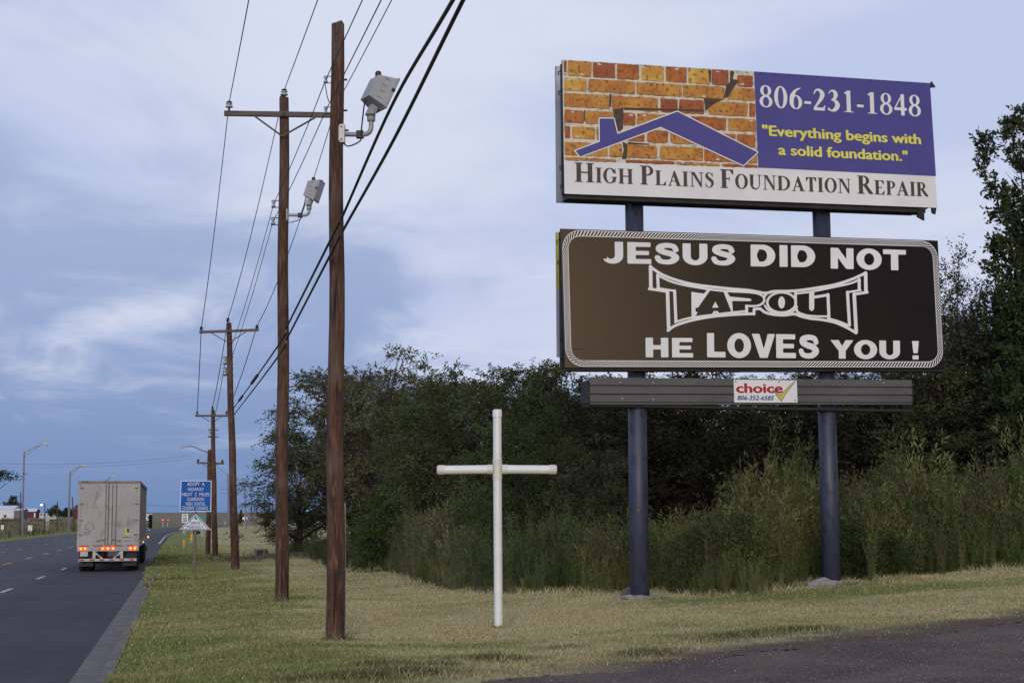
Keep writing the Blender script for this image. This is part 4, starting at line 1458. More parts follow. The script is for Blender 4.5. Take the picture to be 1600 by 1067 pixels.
def floodlight(root, plate, elbow, knuckle, head, n, sc, tilt_side=0.0):
    """plate, elbow, knuckle, head: points local to the pole; n: the way the lens faces"""
    fl = bpy.data.objects.new('floodlight', None)
    COL.objects.link(fl)
    fl.parent = root
    plate, elbow, knuckle, head = map(Vector, (plate, elbow, knuckle, head))
    b = MB()
    b.box(plate, (.09 * sc, .14 * sc, .26 * sc), 0)
    b.box(plate + Vector((-.01, -.075 * sc, 0)), (.05 * sc, .012, .22 * sc), 0)
    for dz in (-.09, .09):
        b.box(plate + Vector((.0, -.085 * sc, dz * sc)), (.02, .012, .02), 1)
    b.build('mounting_plate', [M['pale_steel'], M['dark']], fl)
    d1, d2 = (elbow - plate).normalized(), (knuckle - elbow).normalized()
    rb = .13 * sc
    pts = [plate + d1 * .03]
    for k in range(7):
        t = k / 6
        pts.append((elbow - d1 * rb) * (1 - t) ** 2 + elbow * 2 * t * (1 - t) + (elbow + d2 * rb) * t * t)
    pts.append(knuckle)
    MB().path(pts, .034 * sc, 12).build('arm', M['galv'], fl)
    n = Vector(n).normalized()
    up = (Vector((0, 0, 1)) - n * n.z).normalized()
    sd = n.cross(up).normalized()
    R = Matrix((sd, n, up)).transposed()
    b = MB()
    b.lathe([(.055 * sc, -.04), (.06 * sc, .02), (.06 * sc, .12 * sc)], knuckle, 12, 0)
    b.box(knuckle + (head - knuckle) * .5 + Vector((0, 0, .02)), (.10 * sc, .10 * sc, (head - knuckle).length * .9), 0, R)
    b.box(knuckle + Vector((0, -.06 * sc, .05)), (.12 * sc, .02, .03), 1)
    b.build('knuckle', [M['lamp_grey'], M['dark']], fl)
    # housing: smaller back, wider front, then a flange
    hh, hw, dp = .50 * sc, .42 * sc, .27 * sc
    c = head + up * hh * .5
    P = lambda a, d, e: c + sd * a + n * d + up * e
    b = MB()
    back = [P(-hw * .34, -dp * .55, -hh * .40), P(hw * .34, -dp * .55, -hh * .40), P(hw * .34, -dp * .55, hh * .30), P(-hw * .34, -dp * .55, hh * .30)]
    frn = [P(-hw * .48, dp * .40, -hh * .47), P(hw * .48, dp * .40, -hh * .47), P(hw * .48, dp * .40, hh * .47), P(-hw * .48, dp * .40, hh * .47)]
    b.add(back + frn, [(0, 1, 2, 3), (0, 4, 5, 1), (1, 5, 6, 2), (2, 6, 7, 3), (3, 7, 4, 0)], 0)
    b.box(P(0, dp * .48, 0), (hw, dp * .14, hh), 0, R)
    for k in range(4):                                   # cast ribs on the sides
        for s in (-1, 1):
            e = -hh * .3 + hh * .2 * k
            b.box(P(s * hw * .43, dp * .05, e), (.016 * sc, dp * .5, .012 * sc), 0, R)
    b.lathe([(.045 * sc, -.02), (.045 * sc, .07 * sc), (.03 * sc, .09 * sc)], P(-hw * .1, -dp * .30, hh * .40), 10, 1)
    b.box(P(hw * .5, dp * .45, hh * .08), (.03 * sc, .05 * sc, .05 * sc), 1, R)
    b.box(P(-hw * .5, dp * .45, hh * .08), (.03 * sc, .05 * sc, .05 * sc), 1, R)
    b.box(P(0, dp * .48, hh * .515), (.05 * sc, .03 * sc, .03 * sc), 1, R)
    b.build('housing', [M['lamp_grey'], M['dark']], fl, bevel=.012 * sc)
    b = MB()
    b.box(P(0, dp * .555, 0), (hw * .84, .006, hh * .84), 0, R)
    b.build('lens', M['lens'], fl)
    # flex lead with its clamp
    s0 = plate + Vector((.02, -.05, -.12 * sc))
    mid = plate.lerp(elbow, .62)
    b = MB()
    b.path(catmull3([s0, s0 + Vector((.08, -.02, -.07)) * sc, mid + Vector((0, -.02, -.10)) * sc, mid + Vector((.02, -.05, 0)), elbow + Vector((-.12, -.03, .22)) * sc, head + Vector((-.10, -.05, .02)) * sc, P(0, -dp * .5, -hh * .36)]), .011 * sc, 6)
    b.box(mid, (.10 * sc, .10 * sc, .10 * sc), 0)
    b.build('power_lead', M['cable'], fl)
    return fl


def catmull3(pts, n=6):
    return [Vector(p) for p in catmull([tuple(p) for p in pts], n)]


def utility_pole(label, base, top, rpx, arm=None, brace=None, pins=(), pin_px=12, spools=(), group=None, key='', flood=None, dark_pins=False, cat='utility pole', extra=None):
    B = at(*base)
    r = thing('utility_pole', label, cat, B, 0, group)
    m = B.y / F_PX
    g = lambda px, py, yo=0.0: at_depth(px, py, B.y + yo) - B
    T = g(*top)
    b = MB()
    n, q = 22, []
    rnd = random.Random(int(base[0]))
    K = 14
    ph = rnd.random() * 6
    pts = [T * (i / K) + Vector((.012 * math.sin(i * 1.1 + ph), .012 * math.cos(i * .9 + ph), 0)) for i in range(K + 1)]
    pts[0] = -T.normalized() * .3
    rad = [(rpx[0] + (rpx[1] - rpx[0]) * i / K) * m for i in range(K + 1)]
    pts += [T + T.normalized() * .015]
    rad += [rad[-1] * .86]
    b.path(pts, rad, n, 0)
    if extra:
        extra(b, g, m, rpx)
    b.build('shaft', [M['wood'], M['dark']], r)
    fy = -rpx[1] * m - .05
    if arm:
        a, c = g(*arm[0], fy), g(*arm[1], fy)
        d = (c - a).normalized()
        R = Matrix((d, Vector((0, 1, 0)), d.cross(Vector((0, 1, 0))))).transposed()
        w = max(.095, 0)
        bb = MB().box((a + c) / 2, ((c - a).length, .09, .115), 0, R)
        bb.box(a.lerp(c, .5) + Vector((0, -.05, 0)), (.08, .03, .08), 1, R)
        bb.build('crossarm', [M['wood_grey'], M['dark']], r, bevel=.008)
        if brace:
            v = g(*brace[0], fy)
            for t in brace[1]:
                s = a.lerp(c, t) + Vector((0, -.05, -.05))
                MB().path([s, v + Vector((0, -.05, 0))], .022, 6).build('brace', M['wood_grey'], r)
    for i, (px, py, on_arm) in enumerate(pins):
        p = g(px, py, fy if on_arm else 0)
        PT[key + 'pin%d' % i] = B + insulator(r, p, pin_px * m, dark=dark_pins)
    for i, (px, py) in enumerate(spools):
        p = g(px, py, -.05)
        spool(r, p, (1, 0, 0), 11 * m)
        PT[key + 'spool%d' % i] = B + p
    if flood:
        pl, el, kn, hd, nn, sc = flood
        floodlight(r, g(*pl, -.02), g(*el, -.1), g(*kn, -.1), g(*hd, -.1), nn, sc)
    return r, B, g


def pole_one_marks(b, g, m, rpx):
    # through bolts, a gouge near the top, ground conduit staples
    fy = -rpx[1] * m
    for px, py in ((526, 48), (526, 60), (525, 72), (525.5, 82)):
        p = g(px, py, fy * .98)
        b.box(p, (.035, .03, .10), 1, Matrix.Rotation(.1, 3, 'Y'))
    for px, py, in ((537.5, 125), (537.5, 173), (539.5, 204)):
        p = g(px, py)
        b.tube(p - Vector((.04, 0, 0)), p + Vector((.05, 0, 0)), .016, n=6, mat=1)


def build_poles():
    r1, B1, g1 = utility_pole('thick brown wooden pole with no crossarm, carrying the nearer, higher floodlight', (523.5, 998), (527, 38), (14.6, 10.2), spools=((509, 125), (509, 173)), key='a', flood=((534, 210), (580, 211), (580, 186), (581, 166), (.76, .46, -.42), 1.08), group='roadside wooden utility poles', extra=pole_one_marks)
    PT['aside'] = B1 + g1(513, 203)
    MB().tube(g1(538.6, 998, .04), g1(538.6, 786, .04), .018, n=8).build('conduit', M['galv'], r1)
    MB().path([g1(508, 132, -.03), g1(511, 150, -.06), g1(514, 160, -.02)], .007, 5).build('jumper_wire', M['cable'], r1)

    def marks2(b, g, m, rpx):
        for px, py in ((443, 160), (443, 168), (442, 192)):
            b.box(g(px, py, -rpx[1] * m), (.03, .03, .08), 1)
    utility_pole('brown wooden pole with a wide crossarm and a floodlight, second from the camera', (440, 938), (444, 153), (10.6, 7.4), arm=((350.5, 177.5), (537, 180.5)), brace=((441.5, 214), (.25, .78)), pins=((358, 168, True), (444, 149, False), (526, 171, True)), pin_px=13.5, spools=((427.5, 319), (426.5, 346)), key='b', flood=((446.5, 336), (483, 337), (483, 325), (484.5, 313), (.95, -.16, -.32), .98), group='roadside wooden utility poles', extra=marks2)
    utility_pole('tall leaning brown pole with a crossarm, just right of the blue road sign', (367.5, 889), (357.5, 506), (6.6, 4.1), arm=((311.5, 519), (404, 515.5)), brace=((357.5, 536), (.2, .8)), pins=((314.5, 515.5, True), (356, 502, False), (401.5, 513, True)), pin_px=7, spools=((352, 563.5), (352, 581)), key='c', group='roadside wooden utility poles', dark_pins=True)
    PT['ccab0'] = PT['cspool0'].copy()
    Bc = at(367.5, 889)
    PT['ccab0'], PT['ccab1'] = at_depth(364, 639, Bc.y - .2), at_depth(365.5, 648, Bc.y - .2)
    utility_pole('brown pole with a crossarm rising behind the blue road sign', (336, 869), (332.4, 641), (4.6, 2.9), arm=((305, 649.5), (356.5, 649.5)), brace=((331.5, 660.5), (.2, .8)), pins=((308, 646.5, True), (332, 638.5, False), (354, 646.5, True)), pin_px=5, spools=((328.5, 677),), key='d', group='roadside wooden utility poles', dark_pins=True)
    r5, B5, g5 = utility_pole('shorter brown pole with a low crossarm and a street light arm over the blue sign', (324.8, 866), (328, 704), (3.9, 3.4), arm=((307.5, 723), (350, 724)), brace=((328, 732), (.2, .8)), pins=((309.5, 721, True), (347.5, 722, True)), pin_px=5, key='e', group='roadside wooden utility poles', dark_pins=True)
    luminaire(r5, [g5(326, 707), g5(314, 703, -.3), g5(302, 697.5, -.5), g5(291, 697, -.6)], g5(284, 699, -.6), g5(277, 700, -.6), B5.y / F_PX)
    luminaire_wire = [B5 + g5(326, 708), None]
    # wires ----------------------------------------------------------
    d = (B1 - at(440, 938))
    d.z = 0
    d.normalize()
    nrm = d.cross(Vector((0, 0, 1)))

    def up_to(A, px, py):
        v = ray(px, py)
        P = EYE + v * ((A - EYE).dot(nrm) / v.dot(nrm))
        return P + (P - A).normalized() * 9.0
    W = []
    W.append(('thin bare power wire along the left ends of the crossarms', [sag(up_to(PT['bpin0'], 388, 0), PT['bpin0'], .05), sag(PT['bpin0'], PT['cpin0'], .35), sag(PT['cpin0'], PT['dpin0'], .3)], .010))
    W.append(('thin bare power wire running over the pole tops', [sag(up_to(PT['bpin1'], 495, 0), PT['bpin1'], .05), sag(PT['bpin1'], PT['cpin1'], .35), sag(PT['cpin1'], PT['dpin1'], .3)], .010))
    W.append(('thin bare power wire along the right ends of the crossarms', [sag(up_to(PT['bpin2'], 610, 0), PT['bpin2'], .05), sag(PT['bpin2'], PT['cpin2'], .5), sag(PT['cpin2'], PT['dpin2'], .3)], .010))
    W.append(('thin wire tied to the upper spools on the pole sides', [sag(up_to(PT['aspool0'], 565, 0), PT['aspool0'], .03), sag(PT['aspool0'], PT['bspool0'], .06), sag(PT['bspool0'], PT['cspool0'], .3), sag(PT['cspool0'], PT['dspool0'], .3)], .008))
    W.append(('thin wire tied to the lower spools on the pole sides', [sag(up_to(PT['aspool1'], 594, 0), PT['aspool1'], .03), sag(PT['aspool1'], PT['bspool1'], .06), sag(PT['bspool1'], PT['cspool1'], .3)], .008))
    for label, spans, rr in W:
        pts = spans[0]
        for s in spans[1:]:
            pts = pts + s[1:]
        o = MB().path(pts, [rr if p.y < 40 else min(.02, rr * p.y / 40) for p in pts], 6).build('power_line', M['wire'])
        tag(o, label, 'power line', 'wires strung along the poles')
    for k, (label, pxs) in enumerate((('upper of the two thick black cables sloping across the sky', ((430.5, 546), (450, 507), (520, 368), (537, 334), (612, 166), (708, 0))), ('lower of the two thick black cables sloping across the sky', ((431, 562), (451, 524), (520, 391), (540, 353), (615, 219), (724, 0))))):
        A = PT['ccab%d' % k]
        ys = (32.9, 32.0, 22.1, 21.2, 16.6, 12.3)
        pts = [A] + [at_depth(px, py, y) for (px, py), y in zip(pxs, ys)]
        pts.append(pts[-1] + (pts[-1] - pts[-2]) * 1.6)
        rnd = random.Random(k)
        q = catmull3(pts, 10)
        o = MB().path(q, .019, 8)
        if k == 0:                                      # splice sleeves
            for i in (3, 6):
                o.path([q[i], q[i + 1]], .045, 8)
        o = o.build('cable', M['cable'])
        tag(o, label, 'cable', 'thick black cables')
    # spans that cross the road far off
    for label, p, q, yy, rr, s in (('faint wire crossing the road high above the truck', (-5, 724), (300, 711), 150, .010, .4), ('faint wire crossing the road just below the higher crossing wire', (-5, 729), (300, 716), 150, .008, .4), ('faint wire behind the leaning pole at the height of the tree skirt', (342, 763), (480, 769), 260, .02, .2), ('lower faint wire behind the leaning pole', (342, 769.5), (480, 774), 260, .02, .2), ('low faint wire left of the blue road sign', (205, 786), (300, 790), 260, .02, .2)):
        o = MB().path(sag(at_depth(*p, yy), at_depth(*q, yy), s), rr, 5).build('power_line', M['wire'])
        tag(o, label, 'power line', 'distant wires across the road')


def luminaire(root, arm_pts, h0, h1, m, lit=False, arm2=None):
    MB().path(catmull3(arm_pts + [h0], 5), 1.0 * m, 8).build('lamp_arm', M['galv'], root)
    if arm2:
        MB().path(arm2, .7 * m, 6).build('lamp_arm', M['galv'], root)
    d = (h1 - h0)
    L_ = d.length
    d.normalize()
    b = MB()
    rs = [(0, .08), (.15, .13), (.45, .19), (.8, .17), (1.0, .06)]
    b.path([h0 + d * L_ * t for t, _ in rs], [L_ * r for _, r in rs], 10)
    b.build('lamp_head', M['lamp_head'], root)
    b = MB()
    c = h0 + d * L_ * .62 - Vector((0, 0, L_ * .16))
    b.lathe([(.02 * L_, -.22 * L_), (.16 * L_, -.16 * L_), (.24 * L_, 0)], c, 10)
    b.build('lamp_glass', M['lens'], root)


M['lamp_head'] = mat('pale_lamp_head', (0.50, 0.48, 0.42), 0.5, (0.4, 0.38, 0.34), 5)
build_poles()


def street_lamp(label, base, top, arm, arm2, head, group=None, rpx=(1.9, 1.1)):
    B = at(*base)
    m = B.y / F_PX
    g = lambda px, py: at_depth(px, py, B.y) - B
    r = thing('street_lamp', label, 'street lamp', B, 0, group)
    T = g(*top)
    MB().path([Vector((0, 0, -.3)), Vector((0, 0, .25)), Vector((0, 0, .26)), T], [rpx[0] * m * 1.25, rpx[0] * m * 1.25, rpx[0] * m, rpx[1] * m], 12).build('pole', M['lamp_pole'], r)
    luminaire(r, [g(*p) for p in arm], g(*head[0]), g(*head[1]), m * .75, arm2=[g(*p) for p in arm2] if arm2 else None)


M['lamp_pole'] = mat('grey_lamp_post', (0.20, 0.19, 0.21), 0.5, (0.14, 0.13, 0.15), 3, metal=.2)
street_lamp('tallest grey street lamp left of the truck beside the white shed', (34.5, 838.5), (37.8, 705), ((38, 707), (52, 699)), ((38, 713), (50, 704), (64, 694)), ((66, 693.5), (76, 693)), 'grey street lamps across the road')
street_lamp('grey street lamp just left of the truck with a mast arm', (107, 831), (109.5, 736), ((109.5, 737), (119, 731)), ((109.5, 742), (118, 735), (126, 728)), ((128, 727), (136.5, 727)), 'grey street lamps across the road')
street_lamp('grey street lamp whose arm shows above the truck trailer roof', (160, 826), (161, 752.5), ((161, 753), (168, 748)), ((161, 756), (168, 750), (174, 744)), ((174, 743.5), (181, 744)), 'grey street lamps across the road', (1.5, .9))
street_lamp('thin grey street lamp left of the leaning pole, arm to the left', (357, 820), (356, 740), ((356, 741), (348, 735)), None, ((340, 729.5), (333, 727)), 'far grey street lamps on the right kerb', (1.6, .9))
street_lamp('thin grey street lamp between the leaning pole and the trees', (384, 826), (383, 753), ((383, 754), (376, 749)), None, ((369, 744), (363, 742)), 'far grey street lamps on the right kerb', (1.5, .8))


# ------------------------------------------------------------------ the truck
M['trailer'] = mat('grimy_white_trailer', (0.345, 0.335, 0.33), 0.6, (0.28, 0.272, 0.265), 0.9, 8, (1, 1, .5), col3=(0.20, 0.19, 0.18), scale3=2.6)
M['trailer_side'] = mat('ribbed_white_side', (0.40, 0.40, 0.41), 0.5, (0.34, 0.34, 0.35), 0.7, 7)
M['rust'] = mat('rusty_frame', (0.15, 0.095, 0.085), 0.7, (0.24, 0.20, 0.19), 3)
M['red_tape'] = mat('red_reflective_tape', (0.28, 0.02, 0.03), 0.4, (0.2, 0.02, 0.025), 6)
M['tail'] = mat('lit_tail_lamp', (0.6, 0.05, 0.02), 0.3, emit=((1.0, 0.035, 0.004), 2.2))
M['tail_core'] = mat('lit_lamp_core', (0.8, 0.4, 0.1), 0.3, emit=((1.0, 0.24, 0.02), 3.0))
M['amber'] = mat('lit_amber_lamp', (0.8, 0.4, 0.05), 0.3, emit=((1.0, 0.36, 0.02), 2.5))
M['tyre'] = mat('tyre_rubber', (0.014, 0.014, 0.015), 0.85, (0.025, 0.023, 0.022), 6)
M['rim'] = mat('steel_rim', (0.28, 0.28, 0.29), 0.45, (0.16, 0.15, 0.15), 6, metal=.4)
M['flap'] = mat('mud_flap', (0.022, 0.024, 0.028), 0.8, (0.05, 0.05, 0.052), 4)
M['cab'] = mat('cab_paint', (0.10, 0.14, 0.26), 0.3, (0.09, 0.125, 0.24), 1, spec=.6, coat=.4)
M['glass'] = mat('dark_window_glass', (0.015, 0.018, 0.022), 0.06, (0.02, 0.022, 0.026), 2, spec=.6)
M['black_print'] = mat('black_print', (0.03, 0.03, 0.03), 0.6, (0.06, 0.055, 0.05), 10)
M['white_paint'] = mat('off_white_paint', (0.45, 0.44, 0.42), 0.5, (0.36, 0.35, 0.34), 4)


def build_truck():
    P = at_depth(168, 889, 67.5)
    s, t = st(P.x, P.y)
    P.z = float(z_road(s)) + 0.006
    rz = math.atan2(-DX, DY)
    r = thing('semi_truck', 'semi truck seen from behind with a grimy white box trailer and lit tail lamps', 'truck', P, rz)
    W2, Z0, Z1, LEN = 1.30, 1.15, 3.90, 14.6
    # trailer body
    b = MB()
    b.bbox(-W2 + .02, W2 - .02, .06, LEN, Z0, Z1 - .03, 0)
    for k in range(24):
        y = .35 + k * (LEN - .6) / 23
        for sx in (-1, 1):
            b.bbox(sx * (W2 - .012) - .012, sx * (W2 - .012) + .012, y - .05, y + .05, Z0 + .14, Z1 - .16, 0)
    for sx in (-1, 1):
        b.bbox(sx * W2 - .022, sx * W2 + .022, .06, LEN + .01, Z1 - .13, Z1, 1)
        b.bbox(sx * W2 - .022, sx * W2 + .022, .06, LEN + .01, Z0 - .10, Z0 + .10, 0)
    b.bbox(-W2 + .022, W2 - .022, .065, LEN - .01, Z1 - .029, Z1 - .005, 1)
    b.build('trailer', [M['trailer_side'], M['rust']], r)
    # rear frame: posts, header, sill
    b = MB()
    for sx in (-1, 1):
        b.bbox(sx * (W2 - .045) - .055, sx * (W2 - .045) + .055, 0, .058, Z0 - .02, Z1 - .09, 0)
    b.bbox(-W2, W2, 0, .058, Z1 - .088, Z1 + .01, 1)
    b.bbox(-W2, W2, -.03, .058, Z0 - .28, Z0 - .022, 0)
    b.build('rear_frame', [M['trailer'], M['rust']], r)
    # doors
    for sx in (-1, 1):
        d = MB()
        x0, x1 = sx * .012, sx * (W2 - .105)
        x0, x1 = min(x0, x1), max(x0, x1)
        d.bbox(x0, x1, .012, .05, Z0 - .015, Z1 - .10, 0)
        dl = 'left door with a painted number and a diamond holder' if sx < 0 else 'right door with a yellow sticker'
        if sx < 0:
            put(d, font_line('3972', .0), lambda a, c, n: (a, .012 - n, c), (-1.05, Z0 + .42), (-.78, Z0 + .42), (-1.05, Z0 + .56), .004, 1)
            cx, cz, q = -.80, Z0 + .78, .22
            ring = [(cx - q, cz), (cx, cz + q), (cx + q, cz), (cx, cz - q)]
            for i in range(4):
                a, c = ring[i], ring[(i + 1) % 4]
                d.path([(a[0], .008, a[1]), (c[0], .008, c[1])], .009, 4, 2)
        else:
            d.bbox(.70, .87, .006, .0115, Z0 + .42, Z0 + .72, 3)
            d.bbox(.78, .87, .001, .0055, Z0 + .52, Z0 + .70, 1)
            d.bbox(.62, .98, .006, .0115, Z0 + .30, Z0 + .325, 1)
            d.bbox(.70, .95, .006, .0115, Z0 + .13, Z0 + .16, 2)
        do = d.build('door', [M['trailer'], M['black_print'], M['rust'], M['paint_yellow']], r, label=dl)
        for hz in (.42, 1.05, 1.75, 2.45):
            MB().bbox(sx * (W2 - .13) - .09, sx * (W2 - .13) + .09, -.012, .0, Z0 + hz - .03, Z0 + hz + .03).build('hinge', M['rust'], do)
        for x in ((.14, .30) if sx > 0 else (-.14, -.03)):
            k = MB().tube((x, -.02, Z0 - .06), (x, -.02, Z1 - .12), .016, n=8)
            for zz in (.05, .9, 1.7, 2.5):
                k.box((x, -.008, Z0 + zz), (.06, .036, .05))
            k.build('lock_rod', M['rust'], do)
        h_ = MB().tube((sx * .16, -.045, Z0 + .22), (sx * .55, -.045, Z0 + .16), .014, n=6)
        h_.box((sx * .16, -.03, Z0 + .22), (.07, .05, .09))
        h_.box((sx * .45, -.02, Z0 + .17), (.10, .05, .06))
        h_.build('handle', M['rust'], do)
    b = MB()
    for x0, x1 in ((-1.2, -.82), (-.62, -.2), (-.1, .12), (.2, .62), (.78, 1.1)):
        b.bbox(x0, x1, -.036, -.031, Z0 - .075, Z0 - .03, 0)
    b.build('reflective_tape', M['red_tape'], r)
    for x in (-1.14, -.96, -.22, -.0, .22, .96, 1.14):
        b = MB()
        R = Matrix.Rotation(math.pi / 2, 3, 'X')
        b.lathe([(.085, 0), (.085, .02), (.055, .035)], (x, -.031, Z0 - .165), 14, 0, R)
        b.lathe([(.05, .0), (.035, .012)], (x, -.067, Z0 - .165), 12, 1, R)
        b.build('tail_lamp', [M['tail'], M['tail_core']], r)
    b = MB()
    b.bbox(-1.16, -.84, -.05, -.04, .66, .86)
    b.build('number_plate', M['white_paint'], r)
    # underride guard
    b = MB()
    for sx in (-1, 1):
        b.bbox(sx * .58 - .06, sx * .58 + .06, .0, .10, .56, Z0 - .282, 0)
        b.prism([(sx * .52, .86), (sx * .52, .74), (sx * .18, .545), (sx * .30, .545)][::(1 if sx > 0 else -1)], (0, .02, 0), (1, 0, 0), (0, 0, 1), (0, .07, 0), 0)
    b.bbox(-1.22, 1.22, -.0, .12, .44, .545, 0)
    for k in range(6):
        x = -1.2 + k * .42
        b.bbox(x, x + .21, -.006, -.001, .46, .525, 1)
    b.build('rear_bumper', [M['white_paint'], M['red_tape']], r)
    for sx in (-1, 1):
        f = MB().bbox(sx * .92 - .30, sx * .92 + .30, .30, .315, .22, .98)
        f.build('mud_flap', M['flap'], r)
    # under frame
    for x in (-.5, .5):
        MB().bbox(x - .05, x + .05, .3, 5.0, .80, Z0 - .11).build('chassis_rail', M['dark'], r)
        MB().bbox(x - .05, x + .05, 10.5, 10.62, .2, Z0 - .11).build('landing_leg', M['dark'], r)
    for y in (1.28, 2.58):
        MB().bbox(-.9, .9, y - .07, y + .07, .45, .57).build('axle', M['dark'], r)

    def wheel(x, y, rad=.51, w=.27):
        o = bpy.data.objects.new('wheel', None)
        COL.objects.link(o)
        o.parent = r
        R = Matrix.Rotation(math.pi / 2, 3, 'Y')
        MB().lathe([(rad * .56, -w / 2), (rad * .93, -w / 2), (rad, -w * .36), (rad, w * .36), (rad * .93, w / 2), (rad * .56, w / 2)], (x, y, rad), 24, 0, R).build('tyre', M['tyre'], o)
        MB().lathe([(rad * .55, -w * .40), (rad * .2, -w * .2), (rad * .2, w * .2), (rad * .55, w * .40)], (x, y, rad), 18, 0, R).build('rim', M['rim'], o)
    for y in (1.28, 2.58, 13.6, 14.9):
        for sx in (-1, 1):
            wheel(sx * 1.12, y)
            wheel(sx * .80, y)
    for sx in (-1, 1):
        wheel(sx * 1.06, 19.3, .51, .30)
    # tractor
    b = MB()
    prof = [(15.6, 1.0), (15.6, 3.75), (16.2, 3.95), (17.3, 3.6), (18.0, 2.75), (19.9, 2.05), (20.2, 1.8), (20.2, .6), (15.6, .6)]
    b.prism([(p[0], p[1]) for p in prof][::-1], (-1.12, 0, 0), (0, 1, 0), (0, 0, 1), (2.24, 0, 0))
    b.bbox(-.45, .45, 12.9, 15.59, .75, 1.02)
    b.build('cab', M['cab'], r, bevel=.05)
    for sx in (-1, 1):
        MB().prism([(16.9, 1.9), (17.9, 1.9), (17.75, 2.6), (17.1, 2.9), (16.9, 2.9)], (sx * 1.124 - .004, 0, 0), (0, 1, 0), (0, 0, 1), (.008, 0, 0)).build('side_window', M['glass'], r)
        mi = MB().bbox(sx * 1.47 - .10, sx * 1.47 + .10, 17.9, 18.02, 1.75, 2.50, 0)
        mi.path([(sx * 1.12, 17.96, 2.4), (sx * 1.38, 17.96, 2.4)], .02, 6, 0)
        mi.path([(sx * 1.12, 17.96, 1.9), (sx * 1.38, 17.96, 1.9)], .02, 6, 0)
        mi.build('mirror', M['dark'], r, bevel=.03)
        MB().lathe([(.32, 0), (.33, .05), (.33, 1.5), (.32, 1.55)], (sx * 1.05, 15.3 + .0, .72), 16, 0, Matrix.Rotation(-math.pi / 2, 3, 'X')).build('fuel_tank', M['rim'], r)
        MB().tube((sx * 1.0, 15.45, 1.0), (sx * 1.0, 15.45, 3.95), .075, n=12).build('exhaust_stack', M['rim'], r)
    MB().box((1.36, 6.0, Z0 + .02), (.04, .08, .06)).build('marker_lamp', M['amber'], r)
    MB().box((1.40, 15.9, 1.30), (.08, .08, .09)).build('marker_lamp', M['amber'], r)


build_truck()

# ------------------------------------------------------------------ road signs
M['sign_blue'] = mat('road_sign_blue', (0.003, 0.075, 0.33), 0.6, (0.004, 0.085, 0.36), 2, spec=.2)
M['sign_white'] = mat('road_sign_white', (0.62, 0.63, 0.66), 0.4, (0.56, 0.57, 0.60), 3)
M['sign_green'] = mat('road_sign_green', (0.02, 0.16, 0.10), 0.4, (0.02, 0.14, 0.09), 3)
M['sign_back'] = mat('bare_aluminium', (0.30, 0.31, 0.33), 0.45, (0.24, 0.25, 0.27), 4, metal=.3)
M['stop_red'] = mat('road_sign_red', (0.36, 0.02, 0.03), 0.4, (0.32, 0.02, 0.03), 3)
M['delineator'] = mat('amber_marker', (0.75, 0.33, 0.02), 0.4, (0.65, 0.28, 0.02), 5)
M['post_wood'] = mat('grey_sign_post', (0.16, 0.14, 0.13), 0.85, (0.11, 0.09, 0.08), 5, 6, (4, 4, .5))


def plane_frame(B, rz=0.0):
    """point on the upright plane through B facing the camera -> local (x, z)"""
    def g(px, py, yo=0.0):
        p = at_depth(px, py, B.y + yo) - B
        return (p.x, p.z)
    return g


